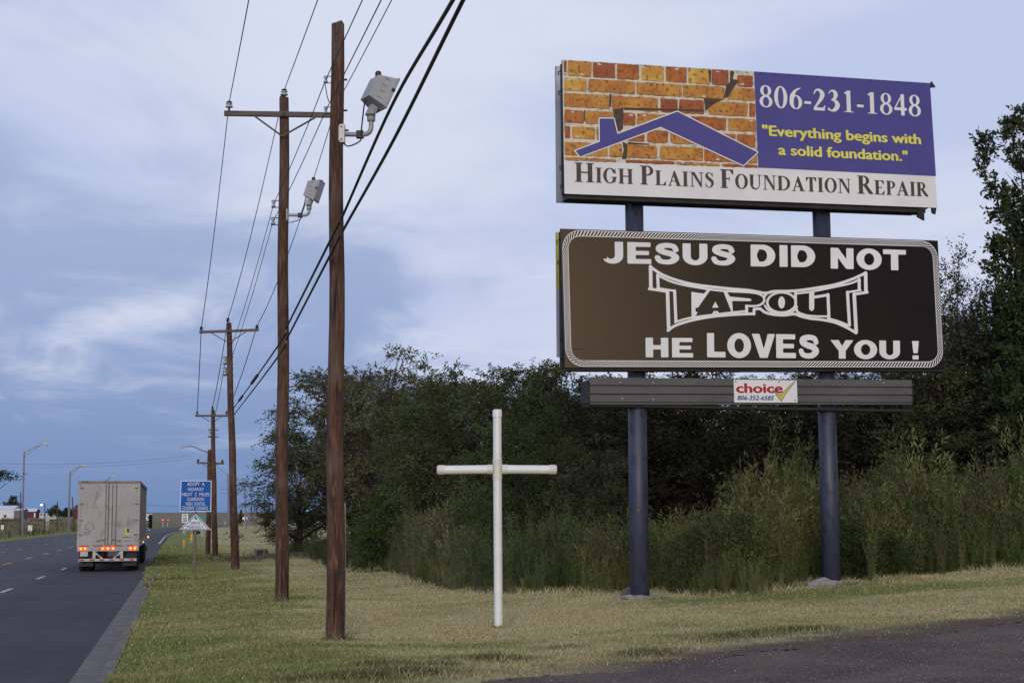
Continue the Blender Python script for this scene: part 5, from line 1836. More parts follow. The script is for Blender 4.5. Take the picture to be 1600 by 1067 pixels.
def build_adopt_sign():
    B = at(304, 893)
    r = thing('road_sign', 'blue highway adoption sign over a white triangle sign on one wooden post', 'road sign', B)
    g = plane_frame(B)
    m = B.y / F_PX
    x0, z0 = g(305.5, 893)
    x1, z1 = g(306, 752)
    b = MB().bbox(-1.6 * m, 1.6 * m, -.045, .045, -.4, g(0, 795)[1])
    b.build('post', M['post_wood'], r)
    # blue panel
    A = lambda zx, zy: g(260 + zx / 5.083, 690 + zy / 5.083)
    cs = [A(*p) for p in ((118, 309), (362, 309), (357, 555), (109, 552))]
    yb = -.06
    b = MB()
    v = [(p[0], yb - .02, p[1]) for p in cs] + [(p[0], yb, p[1]) for p in cs]
    b.add(v, [(3, 2, 1, 0), (0, 1, 5, 4), (1, 2, 6, 5), (2, 3, 7, 6), (3, 0, 4, 7), (4, 5, 6, 7)], 1)
    fp = lambda a, c, n: (a, yb - .02 - n, c)
    cx, cz = sum(p[0] for p in cs) / 4, sum(p[1] for p in cs) / 4
    b.add([fp(cx + (p[0] - cx) * .955, cz + (p[1] - cz) * .955, .004) for p in cs], [(3, 2, 1, 0)], 0)
    for txt, xl, xr, yb_, yt in (('ADOPT  A', 168, 305, 349, 321), ('HIGHWAY', 175, 300, 390, 362), ('NEXT  2  MILES', 128, 343, 430, 403), ('CLARENDON', 168, 301, 468, 441), ('HIGH  SCHOOL', 158, 312, 504, 477), ('STUDENT  COUNCIL', 130, 337, 539, 511)):
        put(b, font_line(txt), fp, A(xl, yb_), A(xr, yb_), A(xl, yt), .008, 1)
    b.build('panel', [M['sign_blue'], M['sign_white']], r, label='square blue panel with six lines of white capitals')
    # triangle panel
    cs = [A(*p) for p in ((236, 573), (357, 698), (106, 698))]
    b = MB()
    yb = -.05
    fq = lambda a, c, n: (a, yb - .02 - n, c)
    v = [(p[0], yb - .02, p[1]) for p in cs] + [(p[0], yb, p[1]) for p in cs]
    b.add(v, [(2, 1, 0), (0, 1, 4, 3), (1, 2, 5, 4), (2, 0, 3, 5), (3, 4, 5)], 1)
    cx, cz = sum(p[0] for p in cs) / 3, sum(p[1] for p in cs) / 3
    for k, mi, n in ((.92, 0, .004), (.82, 1, .008)):
        b.add([fq(cx + (p[0] - cx) * k, cz + (p[1] - cz) * k, n) for p in cs], [(2, 1, 0)], mi)
    put(b, font_line('DRIVE', .015), fq, A(194, 656), A(272, 656), A(194, 630), .012, 0)
    put(b, font_line('FRIENDLY', .015), fq, A(164, 687), A(300, 687), A(164, 662), .012, 0)
    state = [(228, 594), (238, 594), (238, 602), (250, 605), (249, 612), (240, 622), (238, 618), (230, 613), (222, 606), (228, 604)]
    b.add([fq(*A(*p), .012) for p in state][::-1], [tuple(range(len(state)))], 0)
    b.build('triangle_panel', [M['sign_navy'], M['sign_white']], r, label='white triangle panel with a blue border')


build_adopt_sign()


def far_sign(label, px, py_base, panel, face, posts, art=None, yshift=0, group=None, post_mat='sign_back', name='road_sign', th=.03, octagon=False):
    B = at(px, py_base)
    g = plane_frame(B)
    m = B.y / F_PX
    r = thing(name, label, 'road sign', B, 0, group)
    x0, z1 = g(panel[0], panel[1])
    x1, z0 = g(panel[2], panel[3])
    for p in posts:
        xx = g(p, py_base)[0]
        MB().bbox(xx - .55 * m, xx + .55 * m, -.03, .03, -.4, z0 + (z1 - z0) * .6).build('post', M[post_mat], r)
    b = MB()
    if octagon:
        cx, cz, R = (x0 + x1) / 2, (z0 + z1) / 2, (x1 - x0) / 2 * 1.08
        b.prism([(cx + R * math.cos(math.radians(22.5 + 45 * k)), cz + R * math.sin(math.radians(22.5 + 45 * k))) for k in range(8)][::-1], (0, -.04 - th, 0), (1, 0, 0), (0, 0, 1), (0, th, 0), 0)
    else:
        b.bbox(x0, x1, -.04 - th, -.04, z0, z1, 0)
    mats = [M[face]]
    if art:
        art(b, lambda u, v, n: (x0 + (x1 - x0) * u, -.04 - th - n, z0 + (z1 - z0) * v), mats)
    b.build('panel', mats, r)
    return r


def art_55(b, f, mats):
    mats.append(M['black_print'])
    for line, y0, hh, xl, xr in (('55', .12, .42, .18, .82), ('SPEED', .82, .11, .2, .8), ('LIMIT', .65, .11, .2, .8)):
        V, Fc, w = font_line(line, .04)
        b.add([f(xl + (xr - xl) * x / w, y0 + hh * y, .004) for x, y in V], Fc, 1)


def art_keep_right(b, f, mats):
    mats.append(M['black_print'])
    b.add([f(*p, .004) for p in ((.30, .15), (.42, .15), (.42, .42), (.66, .62), (.70, .52), (.84, .82), (.52, .80), (.58, .72), (.30, .48))], [tuple(range(9))], 1)
    b.add([f(*p, .004) for p in ((.2, .22), (.36, .38), (.32, .42), (.16, .27))], [(0, 1, 2, 3)], 1)


def art_bar(b, f, mats):
    mats.append(M['sign_white'])
    b.add([f(*p, .004) for p in ((.2, .42), (.8, .42), (.8, .58), (.2, .58))], [(0, 1, 2, 3)], 1)


far_sign('white speed limit sign behind the left corner of the triangle sign', 289, 835, (284.5, 802.5, 294, 816), 'sign_white', (289,), art_55)
far_sign('dark green sign on two thin posts half hidden behind the triangle sign', 314, 838, (297, 804, 322, 815), 'sign_green', (300, 315.5), None)
far_sign('small green plate peeking out under the speed limit sign', 286, 834, (283.5, 816.5, 290, 819.5), 'sign_green', (286.5,), None)
far_sign('white keep right sign standing right of the truck mirror', 233, 829, (228.5, 803, 238, 812), 'sign_white', (233,), art_keep_right)
far_sign('round red and white sign, left one of the far red pair', 254.5, 822.5, (251.5, 808.5, 257.5, 815), 'stop_red', (254.5,), art_bar, octagon=True)
far_sign('small red sign, right one of the far red pair', 262, 822.5, (259.5, 809.5, 265, 814.5), 'stop_red', (262,), art_bar, octagon=True)
far_sign('grey back of an octagonal sign across the road beside the white pickup', 74, 828, (69, 804.5, 78.5, 813.5), 'sign_back', (72, 75), None, octagon=True)
far_sign('small white square sign low in the grass across the road', 47.5, 835, (44, 820.5, 50.5, 829.5), 'sign_white', (47.5,), None)
far_sign('white paper sized sign at the left picture edge in the grass', 4, 832, (1.8, 820, 6.2, 826.5), 'sign_white', (3.5,), None)
far_sign('white sign board with a red edge far down the right side', 426, 824, (422.5, 809, 430, 817), 'sign_white', (423.5, 429), lambda b, f, mats: (mats.append(M['stop_red']), b.add([f(*p, .004) for p in ((.0, 0), (.22, 0), (.22, 1), (0, 1))], [(0, 1, 2, 3)], 1)))
far_sign('small white sign left of the farther thin street lamp', 381, 824, (379, 807.5, 386.5, 811.5), 'sign_white', (382.5,), None)
far_sign('small green sign far away left of the leaning pole', 351, 820, (348.5, 811, 354.5, 814), 'sign_green', (351.5,), None)


def delineator(px, base, top, label):
    B = at(px, base)
    g = plane_frame(B)
    m = B.y / F_PX
    r = thing('marker_post', label, 'marker post', B, 0, 'amber roadside marker posts')
    zt = g(px, top)[1]
    MB().bbox(-.35 * m, .35 * m, -.02, .02, -.3, zt - .05).build('post', M['sign_back'], r)
    b = MB()
    w = 1.5 * m
    for k in range(3):
        b.lathe([(w * .9, 0), (w, .02), (w * .8, .035)], (0, -.025, zt - .12 - k * w * 2.1), 10, 0, Matrix.Rotation(math.pi / 2, 3, 'X'))
    b.bbox(-w * 1.0, w * 1.0, -.024, -.012, zt - w * 6.6 - .02, zt, 0)
    b.build('reflector', M['delineator'], r)


delineator(287.3, 860, 843, 'amber marker post lowest and leftmost of the three by the signs')
delineator(299, 848, 834.5, 'amber marker post with the most distant foot, between the other two')
delineator(305.2, 872, 836.5, 'amber marker post right in front of the blue sign post')

# ------------------------------------------------------------------ far side of the road
M['shed_white'] = mat('white_sheet_wall', (0.60, 0.61, 0.63), 0.6, (0.52, 0.53, 0.56), .8)
M['shed_grey'] = mat('brown_grey_boards', (0.16, 0.145, 0.14), 0.8, (0.11, 0.10, 0.10), 1.2)
M['roof_pale'] = mat('pale_metal_roof', (0.50, 0.56, 0.66), 0.4, (0.44, 0.50, 0.60), .8)
M['barn_red'] = mat('dark_red_boards', (0.10, 0.022, 0.030), 0.75, (0.07, 0.018, 0.024), 1.0)
M['tan_wall'] = mat('tan_wall', (0.34, 0.25, 0.17), 0.8, (0.28, 0.2, 0.14), 1)


def house(name, label, px0, px1, y_base, y_eave, y_ridge, depth, wall, roof, rz=0.0, windows=(), base_px=None, ridge_along=True, cat='building'):
    c = at((px0 + px1) / 2, base_px or y_base)
    g = lambda px, py: at_depth(px, py, c.y) - c
    r = thing(name, label, cat, c)
    x0, x1 = g(px0, y_base).x, g(px1, y_base).x
    ze, zr_ = g(0, y_eave).z, g(0, y_ridge).z
    b = MB()
    if ridge_along:
        prof = [(0, -1.5), (depth, -1.5), (depth, ze), (depth / 2, zr_ - .05), (0, ze)]
        b.prism(prof, (x0, 0, 0), (0, 1, 0), (0, 0, 1), (x1 - x0, 0, 0))
    else:
        w = x1 - x0
        prof = [(0, -1.5), (w, -1.5), (w, ze), (w / 2, zr_ - .05), (0, ze)]
        b.prism(prof[::-1], (x0, 0, 0), (1, 0, 0), (0, 0, 1), (0, depth, 0))
    b.build('wall', M[wall], r)
    b = MB()
    if ridge_along:
        for a, d in (((-.4, ze - .15), (depth / 2, zr_)), ((depth + .4, ze - .15), (depth / 2, zr_))):
            b.prism([a, d, (d[0], d[1] + .18), (a[0], a[1] + .18)], (x0 - .3, 0, 0), (0, 1, 0), (0, 0, 1), (x1 - x0 + .6, 0, 0))
    else:
        w = x1 - x0
        for a, d in (((-.4, ze - .15), (w / 2, zr_)), ((w + .4, ze - .15), (w / 2, zr_))):
            b.prism([a, d, (d[0], d[1] + .18), (a[0], a[1] + .18)], (x0, -.4, 0), (1, 0, 0), (0, 0, 1), (0, depth + .8, 0))
    b.build('roof', M[roof], r)
    for (wx0, wy0, wx1, wy1, mt) in windows:
        a, d = g(wx0, wy0), g(wx1, wy1)
        MB().bbox(a.x, d.x, -.06, .02, d.z, a.z).build('window', M[mt], r)
    return r


house('shed', 'long white metal shed with a small dark red window at the left edge', -30, 21.5, 811, 795, 790, 14, 'shed_white', 'roof_pale', windows=((6, 804, 10, 808, 'barn_red'),))
house('lean_to', 'brown grey boarded lean-to against the right end of the white shed', 21.7, 36, 811, 797, 795, 9, 'shed_grey', 'roof_pale')
house('barn', 'dark red barn with a pale metal roof across the road', 39.5, 56, 809, 799, 794.5, 9, 'barn_red', 'roof_pale', windows=((53.2, 801, 55.4, 808, 'shed_white'),))
house('house', 'dark red building half hidden behind the left edge of the truck', 114, 140, 811, 797, 791, 12, 'barn_red', 'barn_red')
house('house', 'tan house with a pale roof seen under the big tree between the poles', 498, 524, 816, 809, 804, 8, 'tan_wall', 'roof_pale', windows=((503, 811, 506, 814, 'glass'),))


def vehicle(name, label, px0, px1, base, top, kind, cat, paint='white_paint'):
    B = at((px0 + px1) / 2, base)
    g = lambda px, py: at_depth(px, py, B.y) - B
    r = thing(name, label, cat, B)
    L_, H = g(px1, base).x - g(px0, base).x, g(0, top).z
    D = 1.9
    rw = min(.36, H * .2)
    P = {'pickup': [(-.5, .2), (-.5, .58), (-.10, .60), (-.06, 1.0), (.16, 1.0), (.24, .62), (.48, .55), (.5, .2)],
         'camper': [(-.5, .18), (-.5, .95), (-.46, 1.0), (.40, 1.0), (.5, .7), (.47, .18)],
         'car': [(-.5, .25), (-.49, .6), (-.36, .66), (-.22, 1.0), (.12, 1.0), (.28, .66), (.5, .55), (.5, .25)]}[kind]
    MB().prism([(p[0] * L_, p[1] * H) for p in P][::-1], (0, 0, 0), (1, 0, 0), (0, 0, 1), (0, D, 0)).build('body', M[paint], r, bevel=.04)
    wz = {'pickup': ((-.04, .14),), 'camper': ((-.36, -.2), (.0, .25)), 'car': ((-.24, .12),)}[kind]
    for a, c in wz:
        MB().bbox(a * L_, c * L_, -.012, .01, H * .66, H * .88).build('window', M['glass'], r)
    R = Matrix.Rotation(math.pi / 2, 3, 'X')
    for x in (-.32, .32):
        for y in (.12, D - .12):
            MB().lathe([(rw * .6, -.1), (rw, -.09), (rw, .09), (rw * .6, .1)], (x * L_, y, rw), 14, 0, R).build('wheel', M['tyre'], r)
    return r


vehicle('camper', 'white camper trailer parked beside the red barn', 61, 74, 812.5, 801.5, 'camper', 'camper')
vehicle('pickup_truck', 'white pickup parked right of the grey octagonal sign', 77, 88.5, 813, 805, 'pickup', 'pickup')
vehicle('car', 'small dark car on the road behind the triangle sign', 299, 309, 834, 827.5, 'car', 'car', 'black_steel')
vehicle('car', 'pale car half hidden behind the hanging tree branches', 447, 460, 831, 822, 'car', 'car', 'sign_back')


def wood_post(label, base, top, rpx=1.0, group='bare wooden poles across the road', arm=None):
    B = at(*base)
    m = B.y / F_PX
    T = at_depth(top[0], top[1], B.y) - B
    b = MB().path([-T * .05, T], [rpx * m, rpx * m * .8], 8)
    if arm:
        b.path([at_depth(arm[0], arm[1], B.y) - B, at_depth(arm[2], arm[3], B.y) - B], .4 * m, 5)
    o = b.build('wooden_pole', M['wood'], None, B)
    tag(o, label, 'pole', group)


wood_post('short brown pole close left of the tallest grey street lamp', (31.5, 836), (32.3, 768.5), .9)
wood_post('thin grey brown pole between the barn and the truck, alone', (89.3, 831), (89.8, 783), 1.0)
wood_post('dark leaning pole at the left edge of the truck trailer', (115.5, 829), (113, 776), 1.1)
wood_post('far pole left of a leaning far pole, on the plain', (393.5, 812), (393, 790), .8, 'far poles on the plain', (391, 791, 395, 791))
wood_post('far leaning pole with a short crossarm on the plain', (402.5, 812), (400, 788.5), .8, 'far poles on the plain', (397, 789, 403, 788.5))
for lab, px, top, base in (('thin brown pole farthest left of three beside the white sign board', 413.5, 777, 819), ('thin brown pole in the middle of three beside the white sign board', 421.5, 779, 818), ('thin brown pole right of three beside the white sign board', 425.5, 783, 817)):
    wood_post(lab, (px, base), (px, top), .8, 'thin poles behind the white sign board')


def build_yard_lamp():
    B = at(69.7, 829)
    g = lambda px, py: at_depth(px, py, B.y) - B
    m = B.y / F_PX
    r = thing('yard_lamp', 'glowing white yard lamp on a brown pole across the road', 'lamp', B)
    MB().path([Vector((0, 0, -.3)), g(70.3, 787)], [.9 * m, .7 * m], 8).build('pole', M['wood'], r)
    MB().path([g(70.2, 788), g(66, 787)], .3 * m, 5).build('lamp_arm', M['galv'], r)
    b = MB()
    b.lathe([(.2 * m, -1.1 * m), (1.3 * m, -.6 * m), (1.8 * m, .1 * m), (1.2 * m, .7 * m), (.3 * m, 1.0 * m)], g(64.6, 788.6), 14)
    b.build('bulb', mat('lit_yard_bulb', (0.9, 0.9, 0.85), .3, emit=((1.0, 0.95, 0.82), 6.0)), r)


build_yard_lamp()
wo = MB().path([at(496.5, 837), at_depth(496.8, 803, at(496.5, 837).y)], .045, 8).build('white_post', M['white_paint'])
tag(wo, 'thin white post on the grass under the big tree left of the thickest pole', 'post')

# culvert pipe mouth in the earth bank
cp = at(406, 867)
b = MB()
b.bbox(-.34, -.17, 0, .3, -.1, .34, 0)
b.bbox(.17, .34, 0, .3, -.1, .34, 0)
b.bbox(-.17, .17, 0, .3, .24, .34, 0)
b.bbox(-.17, .17, .2, .29, -.1, .24, 1)  # dark box filling the opening, stands in for the shade inside
o = b.build('culvert', [M['concrete'], M['dark']], None, cp)
tag(o, 'dark culvert mouth in the brown earth bank right of the leaning pole', 'culvert')

# ------------------------------------------------------------------ trees and weeds
def leaf_mat(name, tintc, rough=.75):
    m = mat(name, tintc, rough, attr='tint', spec=.12)
    return m


M['elm_leaf'] = leaf_mat('dusty_elm_leaf', (0.060, 0.064, 0.031))
M['elm_pale'] = leaf_mat('grey_green_elm_leaf', (0.078, 0.080, 0.044))
M['elm_green'] = leaf_mat('green_elm_leaf', (0.056, 0.072, 0.026))
M['elm_brown'] = leaf_mat('brownish_elm_leaf', (0.045, 0.042, 0.024))
M['elm_dim'] = leaf_mat('dull_elm_leaf', (0.040, 0.044, 0.022))
M['dark_leaf'] = leaf_mat('dark_green_leaf', (0.038, 0.054, 0.020))
M['juniper_leaf'] = leaf_mat('juniper_needles', (0.046, 0.066, 0.018))
M['weed_leaf'] = leaf_mat('weed_leaf', (1, 1, 1))
M['bark'] = mat('grey_brown_bark', (0.050, 0.038, 0.030), 0.9, (0.028, 0.022, 0.018), 3, 6, (4, 4, .6), .4, 9)


def leaf_quads(P, axis, length, width, rng):
    n = len(P)
    axis = axis / (np.linalg.norm(axis, axis=1, keepdims=True) + 1e-9)
    rnd = rng.normal(size=(n, 3))
    side = np.cross(axis, rnd)
    side /= np.linalg.norm(side, axis=1, keepdims=True) + 1e-9
    a = P
    tip = P + axis * length[:, None]
    mid = P + axis * (length * .5)[:, None]
    l, r_ = mid + side * (width * .5)[:, None], mid - side * (width * .5)[:, None]
    return np.stack([a, r_, tip, l], 1).reshape(-1, 3)


def foliage(seed, lobes, clumps, twigs, leaves, twig_len, leaf, droop=.35, up=.15, spread=.12, aspect=.42, shell=.45, out=.7, contrast=.25):
    rng = np.random.default_rng(seed)
    lb = np.array(lobes, float)
    w = (lb[:, 3] * lb[:, 4] * lb[:, 5]) ** .75
    w /= w.sum()
    k = rng.choice(len(lb), clumps, p=w)
    d = rng.normal(size=(clumps, 3))
    d /= np.linalg.norm(d, axis=1, keepdims=True)
    rad = rng.random(clumps) ** shell * rng.uniform(.8, 1.12, clumps)
    C = lb[k, :3] + d * lb[k, 3:6] * rad[:, None]
    C[:, 2] = np.maximum(C[:, 2], .25)
    cb = rng.uniform(1 - contrast, 1 + contrast, clumps)
    ch = rng.normal(0, .05, clumps)
    n = clumps * twigs
    ci = np.repeat(np.arange(clumps), twigs)
    start = C[ci] + rng.normal(size=(n, 3)) * spread
    dirs = d[ci] * out + rng.normal(size=(n, 3)) * .75 + np.array((0, 0, up))
    dirs /= np.linalg.norm(dirs, axis=1, keepdims=True)
    L_ = twig_len * rng.uniform(.5, 1.25, n)
    m = n * leaves
    ti = np.repeat(np.arange(n), leaves)
    t = rng.random(m) * .95 + .05
    P = start[ti] + dirs[ti] * (L_[ti] * t)[:, None]
    P[:, 2] -= droop * t ** 2 * L_[ti]
    P += rng.normal(size=(m, 3)) * .025
    ax = dirs[ti] * .8 + rng.normal(size=(m, 3)) * .6 - np.array((0, 0, droop)) * t[:, None]
    ln = leaf * rng.uniform(.6, 1.3, m)
    co = leaf_quads(P, ax, ln, ln * aspect, rng)
    v = (cb[ci[ti]] * rng.uniform(.75, 1.25, m))
    hue = ch[ci[ti]] + rng.normal(0, .04, m)
    col = np.stack([v * (1 + hue), v, v * (1 - hue)], -1)
    return co, col, C


def leaves_mesh(name, co, col, m):
    me = raw_mesh(name, co, np.arange(len(co)).reshape(-1, 4))
    c = np.ones((len(co), 4), np.float32)
    c[:, :3] = np.repeat(col, 4, axis=0)
    me.color_attributes.new('tint', 'FLOAT_COLOR', 'POINT').data.foreach_set('color', c.ravel())
    me.materials.append(m)
    return me


def make_tree(name, label, cat, seed, lobes, clumps, twigs, leaves, twig_len, leaf, m='elm_leaf', trunk_r=.2, trunk_h=None, limbs=22, group=None, stems=1, **kw):
    r = thing(name, label, cat, (0, 0, 0), 0, group)
    co, col, C = foliage(seed, lobes, clumps, twigs, leaves, twig_len, leaf, **kw)
    me = leaves_mesh('crown', co, col, M[m])
    o = bpy.data.objects.new('crown', me)
    COL.objects.link(o)
    o.parent = r
    rnd = random.Random(seed)
    b = MB()
    zmax = max(l[2] for l in lobes)
    th = trunk_h or zmax * .8
    for s in range(stems):
        lean = Vector((rnd.uniform(-.5, .5), rnd.uniform(-.4, .4), 0)) * (1 if stems == 1 else 2.2)
        pts = [Vector((0, 0, -.3)) + lean * .1] + [Vector((lean.x * (i / 6) ** 1.3 + rnd.uniform(-.06, .06), lean.y * (i / 6) ** 1.3 + rnd.uniform(-.06, .06), th * i / 6)) for i in range(7)]
        rr = [trunk_r * 1.25] + [trunk_r * (1 - .72 * i / 6) for i in range(7)]
        b.path(pts, rr, 10)
        idx = rnd.sample(range(len(C)), min(limbs // stems, len(C)))
        for i in idx:
            e = Vector(C[i])
            q = min(6, max(1, int(6 * min(1, (e.z * rnd.uniform(.45, .8)) / th))))
            a = pts[q + 1] if q + 1 < len(pts) else pts[-1]
            md = a.lerp(e, .5) + Vector((rnd.uniform(-.2, .2), rnd.uniform(-.2, .2), rnd.uniform(-.1, .35)))
            r0 = rr[min(q + 1, 7)] * rnd.uniform(.35, .6)
            b.path(catmull3([a, md, e], 4), [r0 * (1 - .88 * j / 8) for j in range(9)], 5, caps=False)
            for _ in range(3):
                f_ = e + Vector((rnd.uniform(-.7, .7), rnd.uniform(-.7, .7), rnd.uniform(-.3, .5)))
                b.path([md.lerp(e, rnd.uniform(.2, .9)), f_], [r0 * .25, .006], 4, caps=False)
    b.build('trunk', M['bark'], r)
    return r


def place(t, px, y, sx=1.0, sz=None, rz=0.0, label=None, zoff=0.0):
    p = foot(px, y)
    t.location = p + Vector((0, 0, zoff))
    t.rotation_euler = (0, 0, rz)
    t.scale = (sx, sx, sz or sx)
    if label:
        t['label'] = label
    return t


# unit trees: about 7.5 m tall, wide and ragged
ELM = [
    [(0, 0, 4.6, 2.5, 2.2, 2.4), (-1.7, .2, 3.4, 1.9, 1.7, 1.8), (1.8, -.2, 3.6, 1.9, 1.7, 1.9), (.3, .2, 6.3, 1.6, 1.5, 1.1), (-.9, -.5, 2.0, 2.0, 1.5, 1.3), (1.2, -.4, 1.8, 1.9, 1.5, 1.3), (-1.4, 0, 5.4, 1.2, 1.2, 1.0)],
    [(-.4, 0, 4.4, 2.3, 2.2, 2.2), (1.4, .3, 4.9, 1.8, 1.6, 1.9), (-1.9, -.1, 3.9, 1.7, 1.6, 1.9), (-.2, 0, 6.2, 1.3, 1.3, 1.2), (.9, 0, 6.4, 1.0, 1.0, .9), (.2, -.7, 1.9, 2.4, 1.4, 1.4), (2.2, 0, 2.6, 1.3, 1.4, 1.5)],
    [(.2, 0, 4.0, 2.4, 2.1, 2.2), (-1.2, .2, 5.4, 1.6, 1.5, 1.6), (1.5, 0, 5.6, 1.5, 1.4, 1.5), (-2.1, -.2, 2.8, 1.5, 1.4, 1.6), (2.1, .1, 3.0, 1.6, 1.5, 1.7), (0, -.5, 1.7, 2.3, 1.5, 1.2), (.3, .1, 6.5, .9, .9, .9)],
]


def build_trees():
    grp = 'dusty elm trees behind the weeds'
    el = [make_tree('elm_tree', 'x', 'tree', 31 + i, ELM[i], 170, 15, 20, .62, .095, 'elm_leaf', .2, group=grp, limbs=34, contrast=.32) for i in range(3)]
    spots = [  # px, depth, top pixel, proto, rz, label
        (552, 95, 572, 0, 2.2, 'elm tree whose skirt hangs low, leftmost of the wood behind the poles'),
        (610, 74, 546, 1, .3, 'elm tree with the ragged high top just right of the nearest wooden pole'),
        (705, 54, 563, 2, 1.1, 'elm tree between the high ragged top and the white cross'),
        (800, 50, 562, 0, .2, 'elm tree rising directly behind the top of the white cross'),
        (880, 47, 572, 1, 3.6, 'elm tree between the cross and the left edge of the black sign'),
        (965, 46, 577, 2, 4.2, 'elm tree behind the left billboard post'),
        (1060, 46, 580, 0, 5.0, 'elm tree right of the left billboard post, under the black sign'),
        (1165, 47, 594, 1, 5.6, 'elm tree behind the white name plate of the billboard'),
        (1260, 46, 592, 2, .9, 'elm tree behind and left of the right billboard post'),
        (1345, 45, 578, 0, 3.3, 'elm tree behind and right of the right billboard post'),
        (1430, 44, 560, 1, 2.0, 'elm tree below the right end of the black sign'),
        (1525, 43, 530, 2, 5.2, 'elm tree under the tall tree at the right picture edge'),
        (1620, 42, 500, 0, 1.7, 'elm tree cut by the right picture edge, low and dense'),
    ]
    front = []
    for i, (px, y, top, k, rz, lab) in enumerate(spots):
        first = not el[k].get('used')
        t = el[k] if first else copy_tree(el[k])
        el[k]['used'] = 1
        p = foot(px, y)
        H = at_depth(px, top, y).z - p.z
        place(t, px, y, (2.3 if i == 0 else 1.5 if i == 1 else 1.1), H / 7.35, rz, lab)
        front.append(t)
    back = [(600, 104, 590), (670, 84, 580), (750, 58, 588), (850, 57, 590), (930, 56, 590), (1015, 55, 596), (1110, 55, 600), (1210, 55, 600), (1300, 54, 590), (1390, 52, 575), (1480, 50, 520), (1580, 49, 480)]
    tints = ['elm_leaf', 'elm_pale', 'elm_green', 'elm_leaf', 'elm_green', 'elm_brown', 'elm_brown', 'elm_dim', 'elm_brown', 'elm_dim', 'elm_brown', 'elm_green', 'elm_dim']
    for t, k in zip(front, tints):
        for c in t.children:
            if c.name.startswith('crown'):
                c.material_slots[0].link = 'OBJECT'
                c.material_slots[0].material = M[k]
    for i, (px, y, top) in enumerate(back):
        t = copy_tree(el[(i + 1) % 3])
        p = foot(px, y)
        H = at_depth(px, top, y).z - p.z
        place(t, px, y, 1.15, H / 7.35, i * 1.37, 'second row elm, mostly hidden behind the front row of elms')
        t['group'] = 'hidden second row of elm trees'
    for e in el:
        del e['used']
    t = copy_tree(el[0])
    place(t, 468, 90, 1.35, (at_depth(468, 700, 90).z - foot(468, 90).z) / 7.35, 4.4, 'low spreading elm between the second wooden pole and the thickest wooden pole')
    # loose, paler tree rising beside the black sign on the right
    wl = [(0, 0, 5.0, 1.9, 1.7, 2.4), (-.8, 0, 7.3, 1.3, 1.2, 1.4), (.9, .1, 7.0, 1.3, 1.2, 1.5), (.1, 0, 8.6, .9, .9, 1.0), (1.5, 0, 4.6, 1.3, 1.2, 1.6), (-1.5, 0, 4.4, 1.3, 1.2, 1.6), (0, 0, 2.4, 1.9, 1.6, 1.6)]
    t = make_tree('tree', 'x', 'tree', 61, wl, 170, 12, 15, .8, .10, 'elm_leaf', .17, group='loose trees right of the black sign', limbs=50, up=.45, droop=.15, shell=.4)
    p = foot(1500, 43)
    H = at_depth(1500, 402, 43).z - p.z
    place(t, 1508, 43, .95, H / 9.4, .4, 'loose twiggy tree just right of the black sign')
    t2 = copy_tree(t)
    p = foot(1570, 44)
    place(t2, 1572, 44, 1.0, (at_depth(1570, 440, 44).z - p.z) / 9.4, 2.6, 'twiggy tree standing below the tallest tree at the right edge')
    # tallest tree, upright plumes
    tl = [(-.1, 0, 9.6, 1.25, 1.3, 2.4), (-.75, 0, 12.2, .36, .4, 1.25), (-1.5, .1, 11.5, .26, .35, 1.1), (-1.05, 0, 9.2, .6, .7, 1.6), (-1.1, 0, 7.0, .7, .8, 1.2), (.2, 0, 6.4, 1.6, 1.6, 2.2), (.9, .2, 11.2, .9, .9, 1.8), (1.5, 0, 8.4, 1.3, 1.4, 2.4), (-.4, -.2, 4.6, 1.6, 1.3, 1.7), (-.2, .3, 3.0, 1.9, 1.5, 1.8), (-.3, -.4, 7.4, 1.2, 1.0, 1.5)]
    t = make_tree('tall_tree', 'tallest dark tree at the right picture edge rising above the black sign', 'tree', 71, tl, 520, 12, 15, .34, .125, 'dark_leaf', .22, trunk_h=11.0, limbs=70, up=.75, droop=.05, out=.45, shell=.5, spread=.10, aspect=.5)
    p = foot(1592, 40)
    H = at_depth(1592, 152, 40).z - p.z
    place(t, 1652, 40, H / 13.45, H / 13.45, 0)
    # dark juniper and green bushes
    jn = [(0, 0, 1.3, 1.5, 1.2, 1.2), (-.9, 0, 1.0, 1.0, .9, .95), (1.0, 0, 1.2, 1.0, .9, 1.0), (.2, 0, 2.2, .9, .8, .6)]
    t = make_tree('juniper_bush', 'round dark green juniper bush left of the white cross', 'bush', 81, jn, 120, 15, 14, .42, .085, 'juniper_leaf', .09, limbs=14, up=.5, droop=.0, aspect=.4, shell=.4)
    p = foot(650, 58)
    place(t, 648, 58, 1.55, (at_depth(645, 752, 58).z - p.z) / 2.75, .3)
    bs = [(0, 0, .75, .9, .7, .8), (-.5, -.1, .55, .6, .5, .55), (.55, 0, .6, .65, .55, .6), (.1, 0, 1.3, .6, .5, .5)]
    t = make_tree('bush', 'dark leafy bush between the two billboard posts', 'bush', 91, bs, 110, 14, 14, .34, .060, 'dark_leaf', .04, limbs=12, up=.4, droop=.1, stems=3, aspect=.40)
    p = foot(1125, 31.5)
    place(t, 1128, 31.4, 1.05, (at_depth(1125, 806, 31.4).z - p.z) / 1.75, .2)
    t2 = copy_tree(t)
    p = foot(1352, 32.4)
    place(t2, 1354, 32.4, .95, (at_depth(1352, 820, 32.4).z - p.z) / 1.75, 2.4, 'dark leafy bush just right of the right billboard post')
    t4 = copy_tree(el[1])
    place(t4, 930, 40, .62, .50, 1.1, 'low elm thicket behind the weeds between the cross and the left billboard post')
    t5 = copy_tree(el[2])
    place(t5, 845, 40.5, .66, .60, 2.9, 'low elm with drooping sprays behind the right arm of the cross')
